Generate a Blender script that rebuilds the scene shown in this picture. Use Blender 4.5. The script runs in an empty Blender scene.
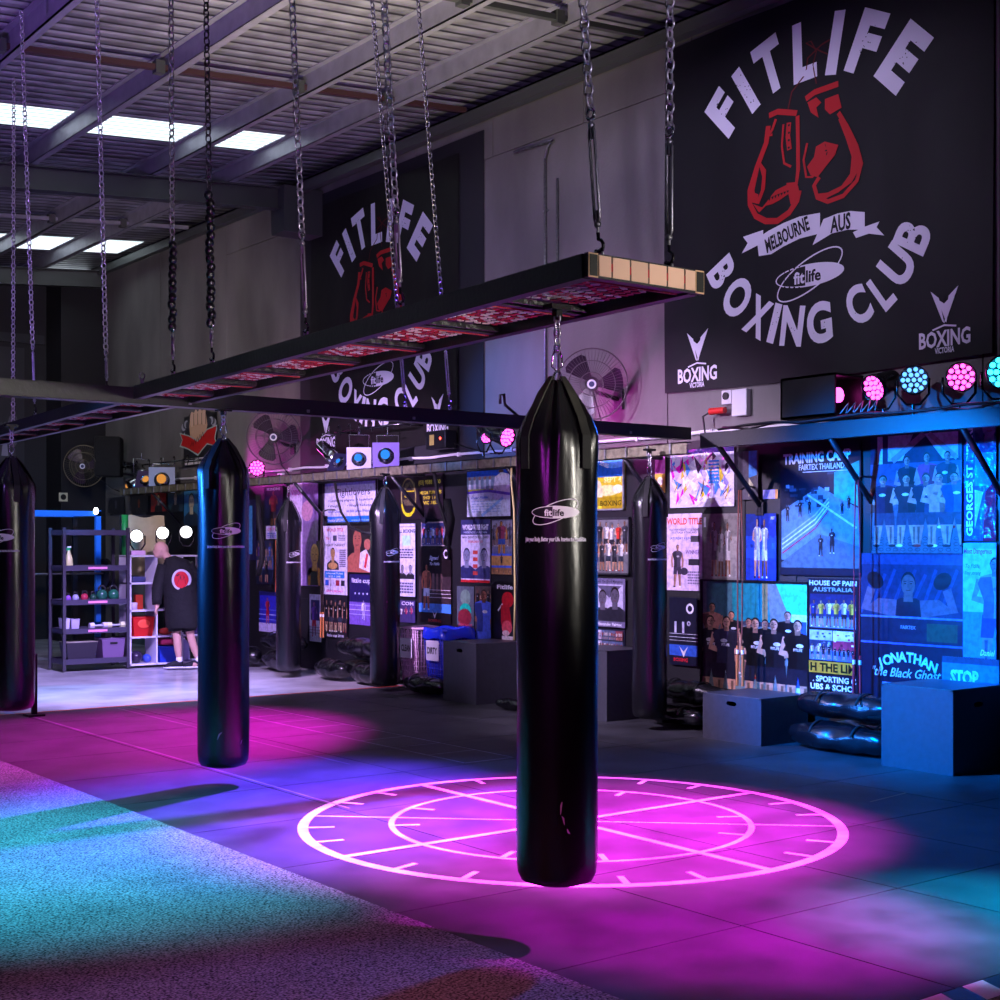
import bpy, bmesh, math, random
from mathutils import Vector, Matrix, Euler
random.seed(7)
PI=math.pi
sc=bpy.context.scene
COL=bpy.data.collections.new('gym'); sc.collection.children.link(COL)
# ---------------------------------------------------------------- camera constants
FPX=1391.0; CX=500.0; HY=545.0; HC=1.65
ANG=math.atan(1060/FPX)
FW=(math.sin(ANG),math.cos(ANG)); RT=(math.cos(ANG),-math.sin(ANG))
def fl(px,py,z=0.0):
    d=(HC-z)*FPX/(py-HY); s=(px-CX)/FPX*d
    return Vector((FW[0]*d+RT[0]*s,FW[1]*d+RT[1]*s,z))
def onX(px,py,X):
    s=(px-CX)/FPX; dx=FW[0]+RT[0]*s; dy=FW[1]+RT[1]*s; d=X/dx
    return Vector((X,dy*d,HC-(py-HY)/FPX*d))
def onY(px,py,Y):
    s=(px-CX)/FPX; dx=FW[0]+RT[0]*s; dy=FW[1]+RT[1]*s; d=Y/dy
    return Vector((dx*d,Y,HC-(py-HY)/FPX*d))
def dep(px,py,d):
    s=(px-CX)/FPX*d
    return Vector((FW[0]*d+RT[0]*s,FW[1]*d+RT[1]*s,HC-(py-HY)/FPX*d))
def depth(p): return p[0]*FW[0]+p[1]*FW[1]
def RZ(x): return 6.6+(x-9.35)*0.077
WX=9.35      # concrete wall
PX=9.27      # face of the poster panelling
def srgb(h):
    if isinstance(h,str):
        h=h.lstrip('#'); c=[int(h[i:i+2],16)/255 for i in (0,2,4)]
    else: c=h
    return tuple((x/12.92 if x<=0.04045 else ((x+0.055)/1.055)**2.4) for x in c)
# ---------------------------------------------------------------- materials
def newmat(name):
    m=bpy.data.materials.new(name); m.use_nodes=True
    nt=m.node_tree; b=nt.nodes['Principled BSDF']
    return m,nt,b
def mat(name,col,rough=.5,metal=0,spec=.5,bump=0,bscale=30,var=0,coat=0):
    m,nt,b=newmat(name)
    c=srgb(col); b.inputs['Base Color'].default_value=(*c,1)
    b.inputs['Roughness'].default_value=rough; b.inputs['Metallic'].default_value=metal
    b.inputs['Specular IOR Level'].default_value=spec; b.inputs['Coat Weight'].default_value=coat
    tc=nt.nodes.new('ShaderNodeTexCoord')
    if bump or var:
        n=nt.nodes.new('ShaderNodeTexNoise'); n.inputs['Scale'].default_value=bscale; n.inputs['Detail'].default_value=5
        nt.links.new(tc.outputs['Object'],n.inputs['Vector'])
        if bump:
            bp=nt.nodes.new('ShaderNodeBump'); bp.inputs['Strength'].default_value=bump; bp.inputs['Distance'].default_value=.01
            nt.links.new(n.outputs['Fac'],bp.inputs['Height']); nt.links.new(bp.outputs['Normal'],b.inputs['Normal'])
        if var:
            r=nt.nodes.new('ShaderNodeValToRGB')
            r.color_ramp.elements[0].position=.3; r.color_ramp.elements[1].position=.7
            r.color_ramp.elements[0].color=(*[x*(1-var) for x in c],1); r.color_ramp.elements[1].color=(*[min(1,x*(1+var)) for x in c],1)
            nt.links.new(n.outputs['Fac'],r.inputs['Fac']); nt.links.new(r.outputs['Color'],b.inputs['Base Color'])
    return m
def attrmat(name,rough=.5,spec=.5,bump=0,bscale=6,coat=0,detail=2,metal=0,mott=0):
    m,nt,b=newmat(name)
    a=nt.nodes.new('ShaderNodeAttribute'); a.attribute_name='Col'
    nt.links.new(a.outputs['Color'],b.inputs['Base Color'])
    b.inputs['Roughness'].default_value=rough; b.inputs['Specular IOR Level'].default_value=spec; b.inputs['Coat Weight'].default_value=coat
    b.inputs['Metallic'].default_value=metal
    if mott:
        tc=nt.nodes.new('ShaderNodeTexCoord'); n=nt.nodes.new('ShaderNodeTexNoise'); n.inputs['Scale'].default_value=22; n.inputs['Detail'].default_value=6
        nt.links.new(tc.outputs['Object'],n.inputs['Vector']); r=nt.nodes.new('ShaderNodeValToRGB'); r.color_ramp.elements[0].position=.38; r.color_ramp.elements[1].position=.56
        r.color_ramp.elements[0].color=(.3,.3,.32,1); r.color_ramp.elements[1].color=(1,1,1,1); nt.links.new(n.outputs['Fac'],r.inputs['Fac'])
        mx=nt.nodes.new('ShaderNodeMixRGB'); mx.blend_type='MULTIPLY'; mx.inputs[0].default_value=mott; nt.links.new(a.outputs['Color'],mx.inputs[1]); nt.links.new(r.outputs['Color'],mx.inputs[2]); nt.links.new(mx.outputs[0],b.inputs['Base Color'])
    if bump:
        tc=nt.nodes.new('ShaderNodeTexCoord'); n=nt.nodes.new('ShaderNodeTexNoise'); n.inputs['Scale'].default_value=bscale; n.inputs['Detail'].default_value=detail
        nt.links.new(tc.outputs['Object'],n.inputs['Vector'])
        bp=nt.nodes.new('ShaderNodeBump'); bp.inputs['Strength'].default_value=bump; bp.inputs['Distance'].default_value=.05
        nt.links.new(n.outputs['Fac'],bp.inputs['Height']); nt.links.new(bp.outputs['Normal'],b.inputs['Normal'])
    return m
def emat(name,col,s):
    m=bpy.data.materials.new(name); m.use_nodes=True; nt=m.node_tree
    nt.nodes.remove(nt.nodes['Principled BSDF']); e=nt.nodes.new('ShaderNodeEmission')
    e.inputs['Color'].default_value=(*col,1); e.inputs['Strength'].default_value=s
    nt.links.new(e.outputs[0],nt.nodes['Material Output'].inputs['Surface']); return m
M={}
M['paint']=attrmat('paint',rough=.45)
M['gloss']=attrmat('gloss_paint',rough=.22)
M['print']=attrmat('printed_poster',rough=.28,bump=.12,bscale=5,mott=.42)
M['foil']=attrmat('crumpled_film',rough=.12,bump=1.0,bscale=9,coat=.6,detail=3)
M['cloth']=attrmat('banner_cloth',rough=.6,spec=.3,bump=.25,bscale=2.2)
M['decal']=attrmat('vinyl_print',rough=.4)
M['skin']=attrmat('skin',rough=.55)
M['fabric']=attrmat('fabric',rough=.85,bump=.3,bscale=14)
M['rack']=mat('black_painted_steel','#15151c',rough=.38,spec=.6,bump=.15,bscale=40)
M['galv']=mat('galvanised_steel','#8f8f94',rough=.42,metal=.85,bump=.1,bscale=25,var=.25)
M['tan']=mat('worn_galvanised_channel','#7a745f',rough=.5,metal=.45,bump=.2,bscale=18,var=.35)
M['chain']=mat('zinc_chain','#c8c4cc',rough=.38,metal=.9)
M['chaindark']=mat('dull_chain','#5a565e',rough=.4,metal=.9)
M['wrap']=mat('black_tape','#0b0b0d',rough=.3,spec=.8,bump=.8,bscale=40)
M['chrome']=mat('chrome','#dcdce0',rough=.15,metal=1)
M['black']=mat('black_plastic','#0c0c0f',rough=.45)
M['blackgloss']=mat('black_gloss_metal','#0e0e12',rough=.25,spec=.8)
M['box']=mat('charcoal_plywood','#3c3c46',rough=.42,bump=.15,bscale=22,var=.12)
M['webbing']=mat('black_webbing','#0a0a0c',rough=.7,bump=.3,bscale=120)
M['rubber']=mat('black_rubber','#0d0d10',rough=.6)
M['white']=mat('white_laminate','#d8d5dc',rough=.35)
M['beige']=mat('beige_canvas','#b8ab86',rough=.8,bump=.4,bscale=8,var=.1)
def vinyl(name,c):
    m,nt,b=newmat(name); b.inputs['Base Color'].default_value=(*srgb(c),1)
    b.inputs['Roughness'].default_value=.27; b.inputs['Specular IOR Level'].default_value=.65
    tc=nt.nodes.new('ShaderNodeTexCoord'); mp=nt.nodes.new('ShaderNodeMapping'); mp.inputs['Scale'].default_value=(1,1,.25)
    n=nt.nodes.new('ShaderNodeTexNoise'); n.inputs['Scale'].default_value=7; n.inputs['Detail'].default_value=4
    n2=nt.nodes.new('ShaderNodeTexNoise'); n2.inputs['Scale'].default_value=220; n2.inputs['Detail'].default_value=2
    nt.links.new(tc.outputs['Object'],mp.inputs['Vector']); nt.links.new(mp.outputs[0],n.inputs['Vector']); nt.links.new(tc.outputs['Object'],n2.inputs['Vector'])
    b1=nt.nodes.new('ShaderNodeBump'); b1.inputs['Strength'].default_value=.25; b1.inputs['Distance'].default_value=.03
    b2=nt.nodes.new('ShaderNodeBump'); b2.inputs['Strength'].default_value=.15; b2.inputs['Distance'].default_value=.002
    nt.links.new(n.outputs['Fac'],b1.inputs['Height']); nt.links.new(n2.outputs['Fac'],b2.inputs['Height'])
    nt.links.new(b1.outputs[0],b2.inputs['Normal']); nt.links.new(b2.outputs[0],b.inputs['Normal'])
    return m
M['vinyl']=vinyl('black_vinyl','#0b0b10')
M['led_mag']=emat('magenta_led',(1,.06,.6),7)
M['led_blue']=emat('blue_led',(.12,.38,1),2.4)
M['led_cyan']=emat('cyan_led',(.02,.6,1),9)
M['led_white']=emat('white_lamp',(.95,.95,1),9)
M['led_red']=emat('red_indicator',(1,.05,.03),12)
M['amber']=emat('amber_lamp',(1,.4,.08),.7)
M['bluegel']=emat('blue_gel',(.03,.25,1),1.2)
# ---------------------------------------------------------------- mesh builder
class MB:
    def __init__(s): s.v=[]; s.f=[]; s.m=[]; s.c=[]; s.sm=[]; s.mi=0; s.col=(1,1,1); s.smooth=False
    def C(s,c): s.col=srgb(c); return s
    def add(s,vs,fs,smooth=None):
        o=len(s.v); s.v+= [tuple(p) for p in vs]
        for f in fs: s.f.append([i+o for i in f]); s.m.append(s.mi); s.c.append(s.col); s.sm.append(s.smooth if smooth is None else smooth)
    def box(s,c,d,R=None,bev=0):
        x,y,z=[k/2 for k in d]; c=Vector(c)
        if bev>0:
            b=min(bev,x*.9,y*.9,z*.9); bm=bmesh.new(); bmesh.ops.create_cube(bm,size=1)
            for v in bm.verts: v.co=Vector((v.co.x*2*x,v.co.y*2*y,v.co.z*2*z))
            bmesh.ops.bevel(bm,geom=list(bm.edges),offset=b,segments=2,affect='EDGES',profile=.5)
            bm.verts.index_update()
            vs=[((R@v.co) if R else v.co)+c for v in bm.verts]; fs=[[v.index for v in f.verts] for f in bm.faces]; bm.free()
            s.add(vs,fs); return s
        vs=[Vector((a*x,b*y,e*z)) for a in(-1,1) for b in(-1,1) for e in(-1,1)]
        vs=[((R@v) if R else v)+c for v in vs]
        s.add(vs,[(0,1,3,2),(4,6,7,5),(0,4,5,1),(2,3,7,6),(0,2,6,4),(1,5,7,3)],False); return s
    def bx(s,x0,x1,y0,y1,z0,z1,bev=0): return s.box(((x0+x1)/2,(y0+y1)/2,(z0+z1)/2),(abs(x1-x0),abs(y1-y0),abs(z1-z0)),bev=bev)
    def frame(s,d):
        d=Vector(d).normalized(); a=Vector((0,0,1)) if abs(d.z)<.95 else Vector((1,0,0))
        u=d.cross(a).normalized(); return u,d.cross(u).normalized()
    def cyl(s,p0,p1,r0,r1=None,seg=12,caps=True,smooth=True):
        r1=r0 if r1 is None else r1; p0=Vector(p0);p1=Vector(p1); u,w=s.frame(p1-p0)
        vs=[];fs=[]
        for p,r in((p0,r0),(p1,r1)):
            for i in range(seg):
                a=2*PI*i/seg; vs.append(p+u*math.cos(a)*r+w*math.sin(a)*r)
        for i in range(seg): j=(i+1)%seg; fs.append((i,j,seg+j,seg+i))
        s.add(vs,fs,smooth)
        if caps:
            s.add(vs[:seg],[list(range(seg))[::-1]],False); s.add(vs[seg:],[list(range(seg))],False)
        return s
    def tube(s,pts,r,seg=6,closed=False,flat=None):
        pts=[Vector(p) for p in pts]; n=len(pts); vs=[];fs=[]; prev=None
        for i,p in enumerate(pts):
            if closed: t=pts[(i+1)%n]-pts[i-1]
            else: t=pts[min(i+1,n-1)]-pts[max(i-1,0)]
            t.normalize()
            if prev is None: u,w=s.frame(t)
            else:
                u=prev-t*prev.dot(t)
                u.normalize(); w=t.cross(u)
            prev=u; rr=r(i/(n-1)) if callable(r) else r
            for k in range(seg):
                a=2*PI*k/seg; fx=1 if flat is None else flat
                vs.append(p+u*math.cos(a)*rr+w*math.sin(a)*rr*fx)
        m=n if closed else n-1
        for i in range(m):
            for k in range(seg):
                a=i*seg+k;b=i*seg+(k+1)%seg; c=((i+1)%n)*seg+(k+1)%seg; d=((i+1)%n)*seg+k; fs.append((a,b,c,d))
        if not closed: fs.append(list(range(seg))[::-1]); fs.append([ (n-1)*seg+k for k in range(seg)])
        s.add(vs,fs,True); return s
    def lathe(s,prof,c=(0,0,0),seg=24,axis=None,mod=None,smooth=True):
        c=Vector(c); vs=[];fs=[]
        if axis is None: ax=Vector((0,0,1));u=Vector((1,0,0));w=Vector((0,1,0))
        else: ax=Vector(axis).normalized(); u,w=s.frame(ax)
        for r,z in prof:
            for k in range(seg):
                a=2*PI*k/seg; rr=r*(mod(a,z) if mod else 1)
                vs.append(c+ax*z+u*math.cos(a)*rr+w*math.sin(a)*rr)
        n=len(prof)
        for i in range(n-1):
            for k in range(seg): j=(k+1)%seg; fs.append((i*seg+k,i*seg+j,(i+1)*seg+j,(i+1)*seg+k))
        if prof[0][0]>1e-4: fs.append(list(range(seg))[::-1])
        if prof[-1][0]>1e-4: fs.append([(n-1)*seg+k for k in range(seg)])
        s.add(vs,fs,smooth); return s
    def ball(s,c,r,seg=14,rings=9,R=None):
        if not hasattr(r,'__len__'): r=(r,r,r)
        c=Vector(c); vs=[];fs=[]
        for i in range(rings+1):
            t=PI*i/rings
            for k in range(seg):
                a=2*PI*k/seg; p=Vector((math.sin(t)*math.cos(a)*r[0],math.sin(t)*math.sin(a)*r[1],math.cos(t)*r[2]))
                vs.append(((R@p) if R else p)+c)
        for i in range(rings):
            for k in range(seg): j=(k+1)%seg; fs.append((i*seg+k,(i+1)*seg+k,(i+1)*seg+j,i*seg+j))
        s.add(vs,fs,True); return s
    def loft(s,secs,seg=16):   # secs: (centre, rx vector, ry vector)
        vs=[];fs=[]
        for c,a,b in secs:
            c=Vector(c);a=Vector(a);b=Vector(b)
            for k in range(seg):
                t=2*PI*k/seg; vs.append(c+a*math.cos(t)+b*math.sin(t))
        for i in range(len(secs)-1):
            for k in range(seg): j=(k+1)%seg; fs.append((i*seg+k,i*seg+j,(i+1)*seg+j,(i+1)*seg+k))
        fs.append(list(range(seg))[::-1]); fs.append([(len(secs)-1)*seg+k for k in range(seg)])
        s.add(vs,fs,True); return s
    def build(s,name,mats,parent=None,loc=None):
        me=bpy.data.meshes.new(name)
        o=Vector(loc) if loc is not None else Vector((0,0,0))
        me.from_pydata([(v[0]-o.x,v[1]-o.y,v[2]-o.z) for v in s.v],[],s.f); me.update()
        if not isinstance(mats,(list,tuple)): mats=[mats]
        for m in mats: me.materials.append(M[m] if isinstance(m,str) else m)
        me.polygons.foreach_set('material_index',s.m); me.polygons.foreach_set('use_smooth',s.sm)
        at=me.color_attributes.new('Col','FLOAT_COLOR','CORNER')
        buf=[]
        for f,c in zip(s.f,s.c): buf+= [c[0],c[1],c[2],1.0]*len(f)
        at.data.foreach_set('color',buf)
        ob=bpy.data.objects.new(name,me); COL.objects.link(ob)
        if loc is not None and parent is None: ob.location=o
        if parent is not None: ob.parent=parent
        return ob
def empty(name,loc=(0,0,0),rz=0):
    o=bpy.data.objects.new(name,None); COL.objects.link(o); o.location=loc; o.rotation_euler.z=rz; o.empty_display_size=.1; return o
def tag(o,label=None,cat=None,group=None,kind=None):
    if label: o['label']=label
    if cat: o['category']=cat
    if group: o['group']=group
    if kind: o['kind']=kind
    return o
def thing(name,label,cat,loc=(0,0,0),rz=0,group=None): return tag(empty(name,loc,rz),label,cat,group)
def struct(o): o['kind']='structure'; return o
# ---------------------------------------------------------------- text
TC={}
def textmesh(t,bold=0.0,shear=0.0):
    k=(t,bold,shear)
    if k in TC: return TC[k]
    cu=bpy.data.curves.new('t','FONT'); cu.body=t; cu.align_x='LEFT'; cu.size=1; cu.offset=bold; cu.resolution_u=2 if len(t)>2 else 5; cu.shear=shear; cu.fill_mode='FRONT'
    ob=bpy.data.objects.new('t',cu); COL.objects.link(ob)
    dg=bpy.context.evaluated_depsgraph_get(); me=bpy.data.meshes.new_from_object(ob.evaluated_get(dg))
    vs=[(v.co.x,v.co.y) for v in me.vertices]; fs=[list(p.vertices) for p in me.polygons]
    bpy.data.objects.remove(ob); bpy.data.curves.remove(cu); bpy.data.meshes.remove(me)
    if not vs: vs=[(0,0)]
    x0=min(v[0] for v in vs); x1=max(v[0] for v in vs)
    TC[k]=([((x-x0),y) for x,y in vs],fs,x1-x0); return TC[k]
class Cv:
    """flat or curved drawing surface: fn(u,v,layer)->point, u and v in metres"""
    def __init__(s,mb,w,h,fn,step=.0006): s.mb=mb;s.w=w;s.h=h;s.fn=fn;s.l=1;s.st=step
    clip=False
    def P(s,pts,fs):
        if s.clip:
            for f in fs:
                pl=[pts[i] for i in f]
                for ax,lim,sg in((0,0,1),(0,s.w,-1),(1,0,1),(1,s.h,-1)):
                    out=[]
                    for i in range(len(pl)):
                        a,b=pl[i-1],pl[i]; da=(a[ax]-lim)*sg; db=(b[ax]-lim)*sg
                        if (da<0)!=(db<0): t=da/(da-db); out.append((a[0]+(b[0]-a[0])*t,a[1]+(b[1]-a[1])*t))
                        if db>=0: out.append(b)
                    pl=out
                    if len(pl)<3: break
                if len(pl)>=3: s.mb.add([s.fn(u,v,s.l*s.st) for u,v in pl],[list(range(len(pl)))],False)
        else: s.mb.add([s.fn(u,v,s.l*s.st) for u,v in pts],fs,False)
        s.l+=1
    def rect(s,u0,v0,u1,v1,c,n=1):
        s.mb.C(c); pts=[];fs=[]
        for i in range(n+1):
            u=u0+(u1-u0)*i/n; pts+=[(u,v0),(u,v1)]
        for i in range(n): fs.append((2*i,2*i+2,2*i+3,2*i+1))
        s.P(pts,fs)
    def poly(s,pts,c): s.mb.C(c); s.P(pts,[list(range(len(pts)))])
    def ell(s,cu,cv,ru,rv,c,n=14,rot=0,a0=0,a1=2*PI):
        s.mb.C(c); co,si=math.cos(rot),math.sin(rot); pts=[]
        for i in range(n):
            a=a0+(a1-a0)*i/(n if a1-a0>6.2 else n-1); x,y=ru*math.cos(a),rv*math.sin(a); pts.append((cu+x*co-y*si,cv+x*si+y*co))
        s.P(pts,[list(range(n))])
    def ring(s,cu,cv,ru,rv,wd,c,n=32,rot=0,a0=0,a1=2*PI):
        s.mb.C(c); co,si=math.cos(rot),math.sin(rot); pts=[];fs=[]
        cl=a1-a0>6.2
        for i in range(n+1):
            a=a0+(a1-a0)*i/n
            for k in(0,1):
                x,y=(ru-wd*k)*math.cos(a),(rv-wd*k)*math.sin(a); pts.append((cu+x*co-y*si,cv+x*si+y*co))
        for i in range(n): fs.append((2*i,2*i+2,2*i+3,2*i+1))
        s.P(pts,fs)
    def fillh(s,cu,cv,ru,rv,c,x0=-1,x1=1,n=14):   # vertical strips of an ellipse between x0..x1
        s.mb.C(c); pts=[];fs=[]
        for i in range(n+1):
            x=x0+(x1-x0)*i/n; y=math.sqrt(max(0,1-x*x))*rv; pts+=[(cu+x*ru,cv-y),(cu+x*ru,cv+y)]
        for i in range(n): fs.append((2*i,2*i+2,2*i+3,2*i+1))
        s.P(pts,fs)
    def line(s,pts,wd,c):
        s.mb.C(c); P=[];fs=[]
        for i,p in enumerate(pts):
            a=pts[max(i-1,0)];b=pts[min(i+1,len(pts)-1)]; dx,dy=b[0]-a[0],b[1]-a[1]; L=math.hypot(dx,dy) or 1
            w=wd(i/(len(pts)-1)) if callable(wd) else wd
            nx,ny=-dy/L*w/2,dx/L*w/2; P+=[(p[0]+nx,p[1]+ny),(p[0]-nx,p[1]-ny)]
        for i in range(len(pts)-1): fs.append((2*i,2*i+1,2*i+3,2*i+2))
        s.P(P,fs)
    def text(s,t,cu,cv,h,c,w=None,bold=.02,rot=0,shear=0,align='c'):
        """h: capital height in m; w: total width in m or None"""
        vs,fs,W=textmesh(t,bold,shear); sy=h/.69; sx=(w/W) if w else sy; wid=W*sx
        off={'c':-wid/2,'l':0,'r':-wid}[align]; co,si=math.cos(rot),math.sin(rot)
        s.mb.C(c); out=[]
        for x,y in vs:
            X=x*sx+off; Y=(y*sy-h/2); out.append((cu+X*co-Y*si,cv+X*si+Y*co))
        s.P(out,fs)
def jit(c,a,rnd=random):
    c=c.lstrip('#'); r=[int(c[i:i+2],16)/255 for i in (0,2,4)]; k=1+rnd.uniform(-a,a)
    return '#%02x%02x%02x'%tuple(max(0,min(255,int(x*k*255))) for x in r)
def fig(c,cu,v0,h,skin='#b98a6a',top='#16161c',bot='#1c1c2a',arms='down',wd=1.0,crop=False,hair='#2a1c14'):
    """a small standing figure printed on a poster"""
    u=h/7.5*wd; y=lambda k:v0+h*k; rr=random.Random(int(cu*991+v0*577+h*313)); sk2=jit(skin,.0,rr); sd=lambda c_,k:'#'+''.join('%02x'%int(int(c_[i:i+2],16)*k) for i in(1,3,5)); lean=rr.uniform(-.12,.12)*u; side=rr.choice((-1,1))
    if not crop:
        c.poly([(cu-u*.75,y(.48)),(cu-u*.85,y(.03)),(cu-u*.4,y(.03)),(cu,y(.42)),(cu+u*.4,y(.03)),(cu+u*.85,y(.03)),(cu+u*.75,y(.48))],skin)
        c.poly([(cu-u*.8,y(.5)),(cu-u*.9,y(.3)),(cu-u*.12,y(.3)),(cu,y(.4)),(cu+u*.12,y(.3)),(cu+u*.9,y(.3)),(cu+u*.8,y(.5))],bot)
    if arms=='down': A=[[(-.95,.8),(-1.25,.62),(-1.1,.46)],[(.95,.8),(1.25,.62),(1.1,.46)]]
    elif arms=='guard': A=[[(-.95,.79),(-1.3,.66),(-.45,.78)],[(.95,.79),(1.3,.66),(.45,.8)]]
    elif arms=='up': A=[[(-.95,.8),(-1.7,.84),(-1.5,1.02)],[(.95,.8),(1.7,.84),(1.5,1.02)]]
    else: A=[[(-.95,.8),(-1.3,.64),(-.1,.6)],[(.95,.8),(1.3,.64),(.1,.58)]]
    for a in A: c.line([(cu+u*p[0],y(p[1])) for p in a],u*.42,skin)
    c.poly([(cu-u*.75,y(.47)),(cu-u*.72,y(.62)),(cu-u*1.1,y(.78)),(cu-u*.9,y(.83)),(cu-u*.3,y(.855)),(cu+u*.3,y(.855)),(cu+u*.9,y(.83)),(cu+u*1.1,y(.78)),(cu+u*.72,y(.62)),(cu+u*.75,y(.47))],top)
    if arms in('guard','up'):
        for a in A: c.ell(cu+u*a[2][0],y(a[2][1]),u*.42,u*.5,top if top not in(skin,) else '#a01818')
    c.poly([(cu+side*u*.1,y(.47)),(cu+side*u*.05,y(.65)),(cu+side*u*.25,y(.83)),(cu+side*u*.9,y(.82)),(cu+side*u*1.08,y(.77)),(cu+side*u*.7,y(.62)),(cu+side*u*.75,y(.47))],sd(top,.6))
    c.ell(cu-side*u*.15,y(.72),u*.3,h*.022,'#c8c8cc' if int(top[1:3],16)<90 else sd(top,.75),n=8)
    if not crop:
        for q_ in(-1,1): c.poly([(cu+q_*u*.45,y(.28)),(cu+q_*u*.5,y(.05)),(cu+q_*u*.62,y(.05)),(cu+q_*u*.66,y(.28))],sd(skin,.6)); c.ell(cu+q_*u*.66,y(.02),u*.3,h*.02,rr.choice(['#e8e8e8','#20202a','#a02020']),n=8)
    c.rect(cu-u*.2+lean,y(.83),cu+u*.2+lean,y(.9),sd(skin,.7)); cu+=lean
    c.ell(cu,y(.94),u*.34,h*.060,hair,n=10); c.ell(cu,y(.925),u*.30,h*.052,skin,n=12)
    c.ell(cu+side*u*.13,y(.922),u*.16,h*.046,sd(skin,.68),n=10)
    c.rect(cu-u*.2,y(.93),cu-u*.05,y(.936),'#20140f'); c.rect(cu+u*.05,y(.93),cu+u*.2,y(.936),'#20140f'); c.rect(cu-u*.1,y(.895),cu+u*.1,y(.901),'#5a2a26')
SK=['#c59a78','#a9785a','#d0a890','#8a5c42','#b58468']
def crowd(c,u0,u1,v0,rows,n,h,tops,seed=1,crop=True,arms=('down','cross'),bots=('#20202c','#303848')):
    r=random.Random(seed)
    for k in range(rows):
        vv=v0+(rows-1-k)*h*.42
        for i in range(n):
            u=u0+(u1-u0)*(i+.5+(.5 if k%2 else 0)-.25)/n+r.uniform(-.02,.02)*h
            fig(c,u,vv,h*r.uniform(.92,1.05),r.choice(SK),r.choice(tops),r.choice(bots),r.choice(arms),crop=crop,hair=r.choice(['#1c1410','#3a2a1a','#5a4630']))
def fine(c,u0,v0,u1,v1,n,col,h=None,seed=0,fill=.6):
    """rows of unreadably small print"""
    r=random.Random(seed); H=(v1-v0)/n
    for i in range(n):
        v=v1-(i+.5)*H; x=u0
        while x<u1:
            L=(u1-u0)*r.uniform(.08,.22); c.rect(x,v-H*fill/2,min(x+L,u1),v+H*fill/2,col); x+=L+(u1-u0)*.03
# ================================================================ SETTING
Y0,Y1,XL=-4.0,24.5,-7.0
def nodes_noise(nt,scale,detail=5,coord='Object',stretch=None):
    tc=nt.nodes.new('ShaderNodeTexCoord'); n=nt.nodes.new('ShaderNodeTexNoise'); n.inputs['Scale'].default_value=scale; n.inputs['Detail'].default_value=detail
    src=tc.outputs[coord]
    if stretch:
        mp=nt.nodes.new('ShaderNodeMapping'); mp.inputs['Scale'].default_value=stretch; nt.links.new(src,mp.inputs['Vector']); src=mp.outputs[0]
    nt.links.new(src,n.inputs['Vector']); return n
def ramp(nt,src,c0,c1,p0=.3,p1=.7):
    r=nt.nodes.new('ShaderNodeValToRGB'); e=r.color_ramp.elements
    e[0].position=p0;e[1].position=p1; e[0].color=(*srgb(c0),1); e[1].color=(*srgb(c1),1)
    nt.links.new(src,r.inputs['Fac']); return r
# concrete floor
m,nt,b=newmat('polished_concrete'); n=nodes_noise(nt,1.4,6); r=ramp(nt,n.outputs['Fac'],'#8f8c92','#c4c0c8'); nt.links.new(r.outputs[0],b.inputs['Base Color'])
b.inputs['Roughness'].default_value=.25; M['floor']=m
# turf
m,nt,b=newmat('short_pile_turf'); n=nodes_noise(nt,95,3); n2=nodes_noise(nt,330,2); n3=nodes_noise(nt,2.2,3)
r=ramp(nt,n.outputs['Fac'],'#34403e','#b4c4c0',.36,.62); mx=nt.nodes.new('ShaderNodeMixRGB'); mx.blend_type='MULTIPLY'; mx.inputs[0].default_value=.5
r2=ramp(nt,n3.outputs['Fac'],'#b4b4b4','#ffffff'); nt.links.new(r.outputs[0],mx.inputs[1]); nt.links.new(r2.outputs[0],mx.inputs[2]); nt.links.new(mx.outputs[0],b.inputs['Base Color'])
b.inputs['Roughness'].default_value=.95; b.inputs['Specular IOR Level'].default_value=.15
bp=nt.nodes.new('ShaderNodeBump'); bp.inputs['Strength'].default_value=1; bp.inputs['Distance'].default_value=.012
ad=nt.nodes.new('ShaderNodeMath'); ad.operation='ADD'; nt.links.new(n.outputs['Fac'],ad.inputs[0]); nt.links.new(n2.outputs['Fac'],ad.inputs[1])
nt.links.new(ad.outputs[0],bp.inputs['Height']); nt.links.new(bp.outputs[0],b.inputs['Normal']); M['turf']=m
# rubber mats (colour attribute x wear)
m,nt,b=newmat('rubber_matting'); a=nt.nodes.new('ShaderNodeAttribute'); a.attribute_name='Col'
n=nodes_noise(nt,2.6,7); n2=nodes_noise(nt,260,2)
r=ramp(nt,n.outputs['Fac'],'#8a8a8a','#ffffff',.34,.62); mx=nt.nodes.new('ShaderNodeMixRGB'); mx.blend_type='MULTIPLY'; mx.inputs[0].default_value=.75
nt.links.new(a.outputs['Color'],mx.inputs[1]); nt.links.new(r.outputs[0],mx.inputs[2]); nt.links.new(mx.outputs[0],b.inputs['Base Color'])
b.inputs['Roughness'].default_value=.55; b.inputs['Specular IOR Level'].default_value=.35
bp=nt.nodes.new('ShaderNodeBump'); bp.inputs['Strength'].default_value=.3; bp.inputs['Distance'].default_value=.003
nt.links.new(n2.outputs['Fac'],bp.inputs['Height']); nt.links.new(bp.outputs[0],b.inputs['Normal']); M['mats']=m
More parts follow.
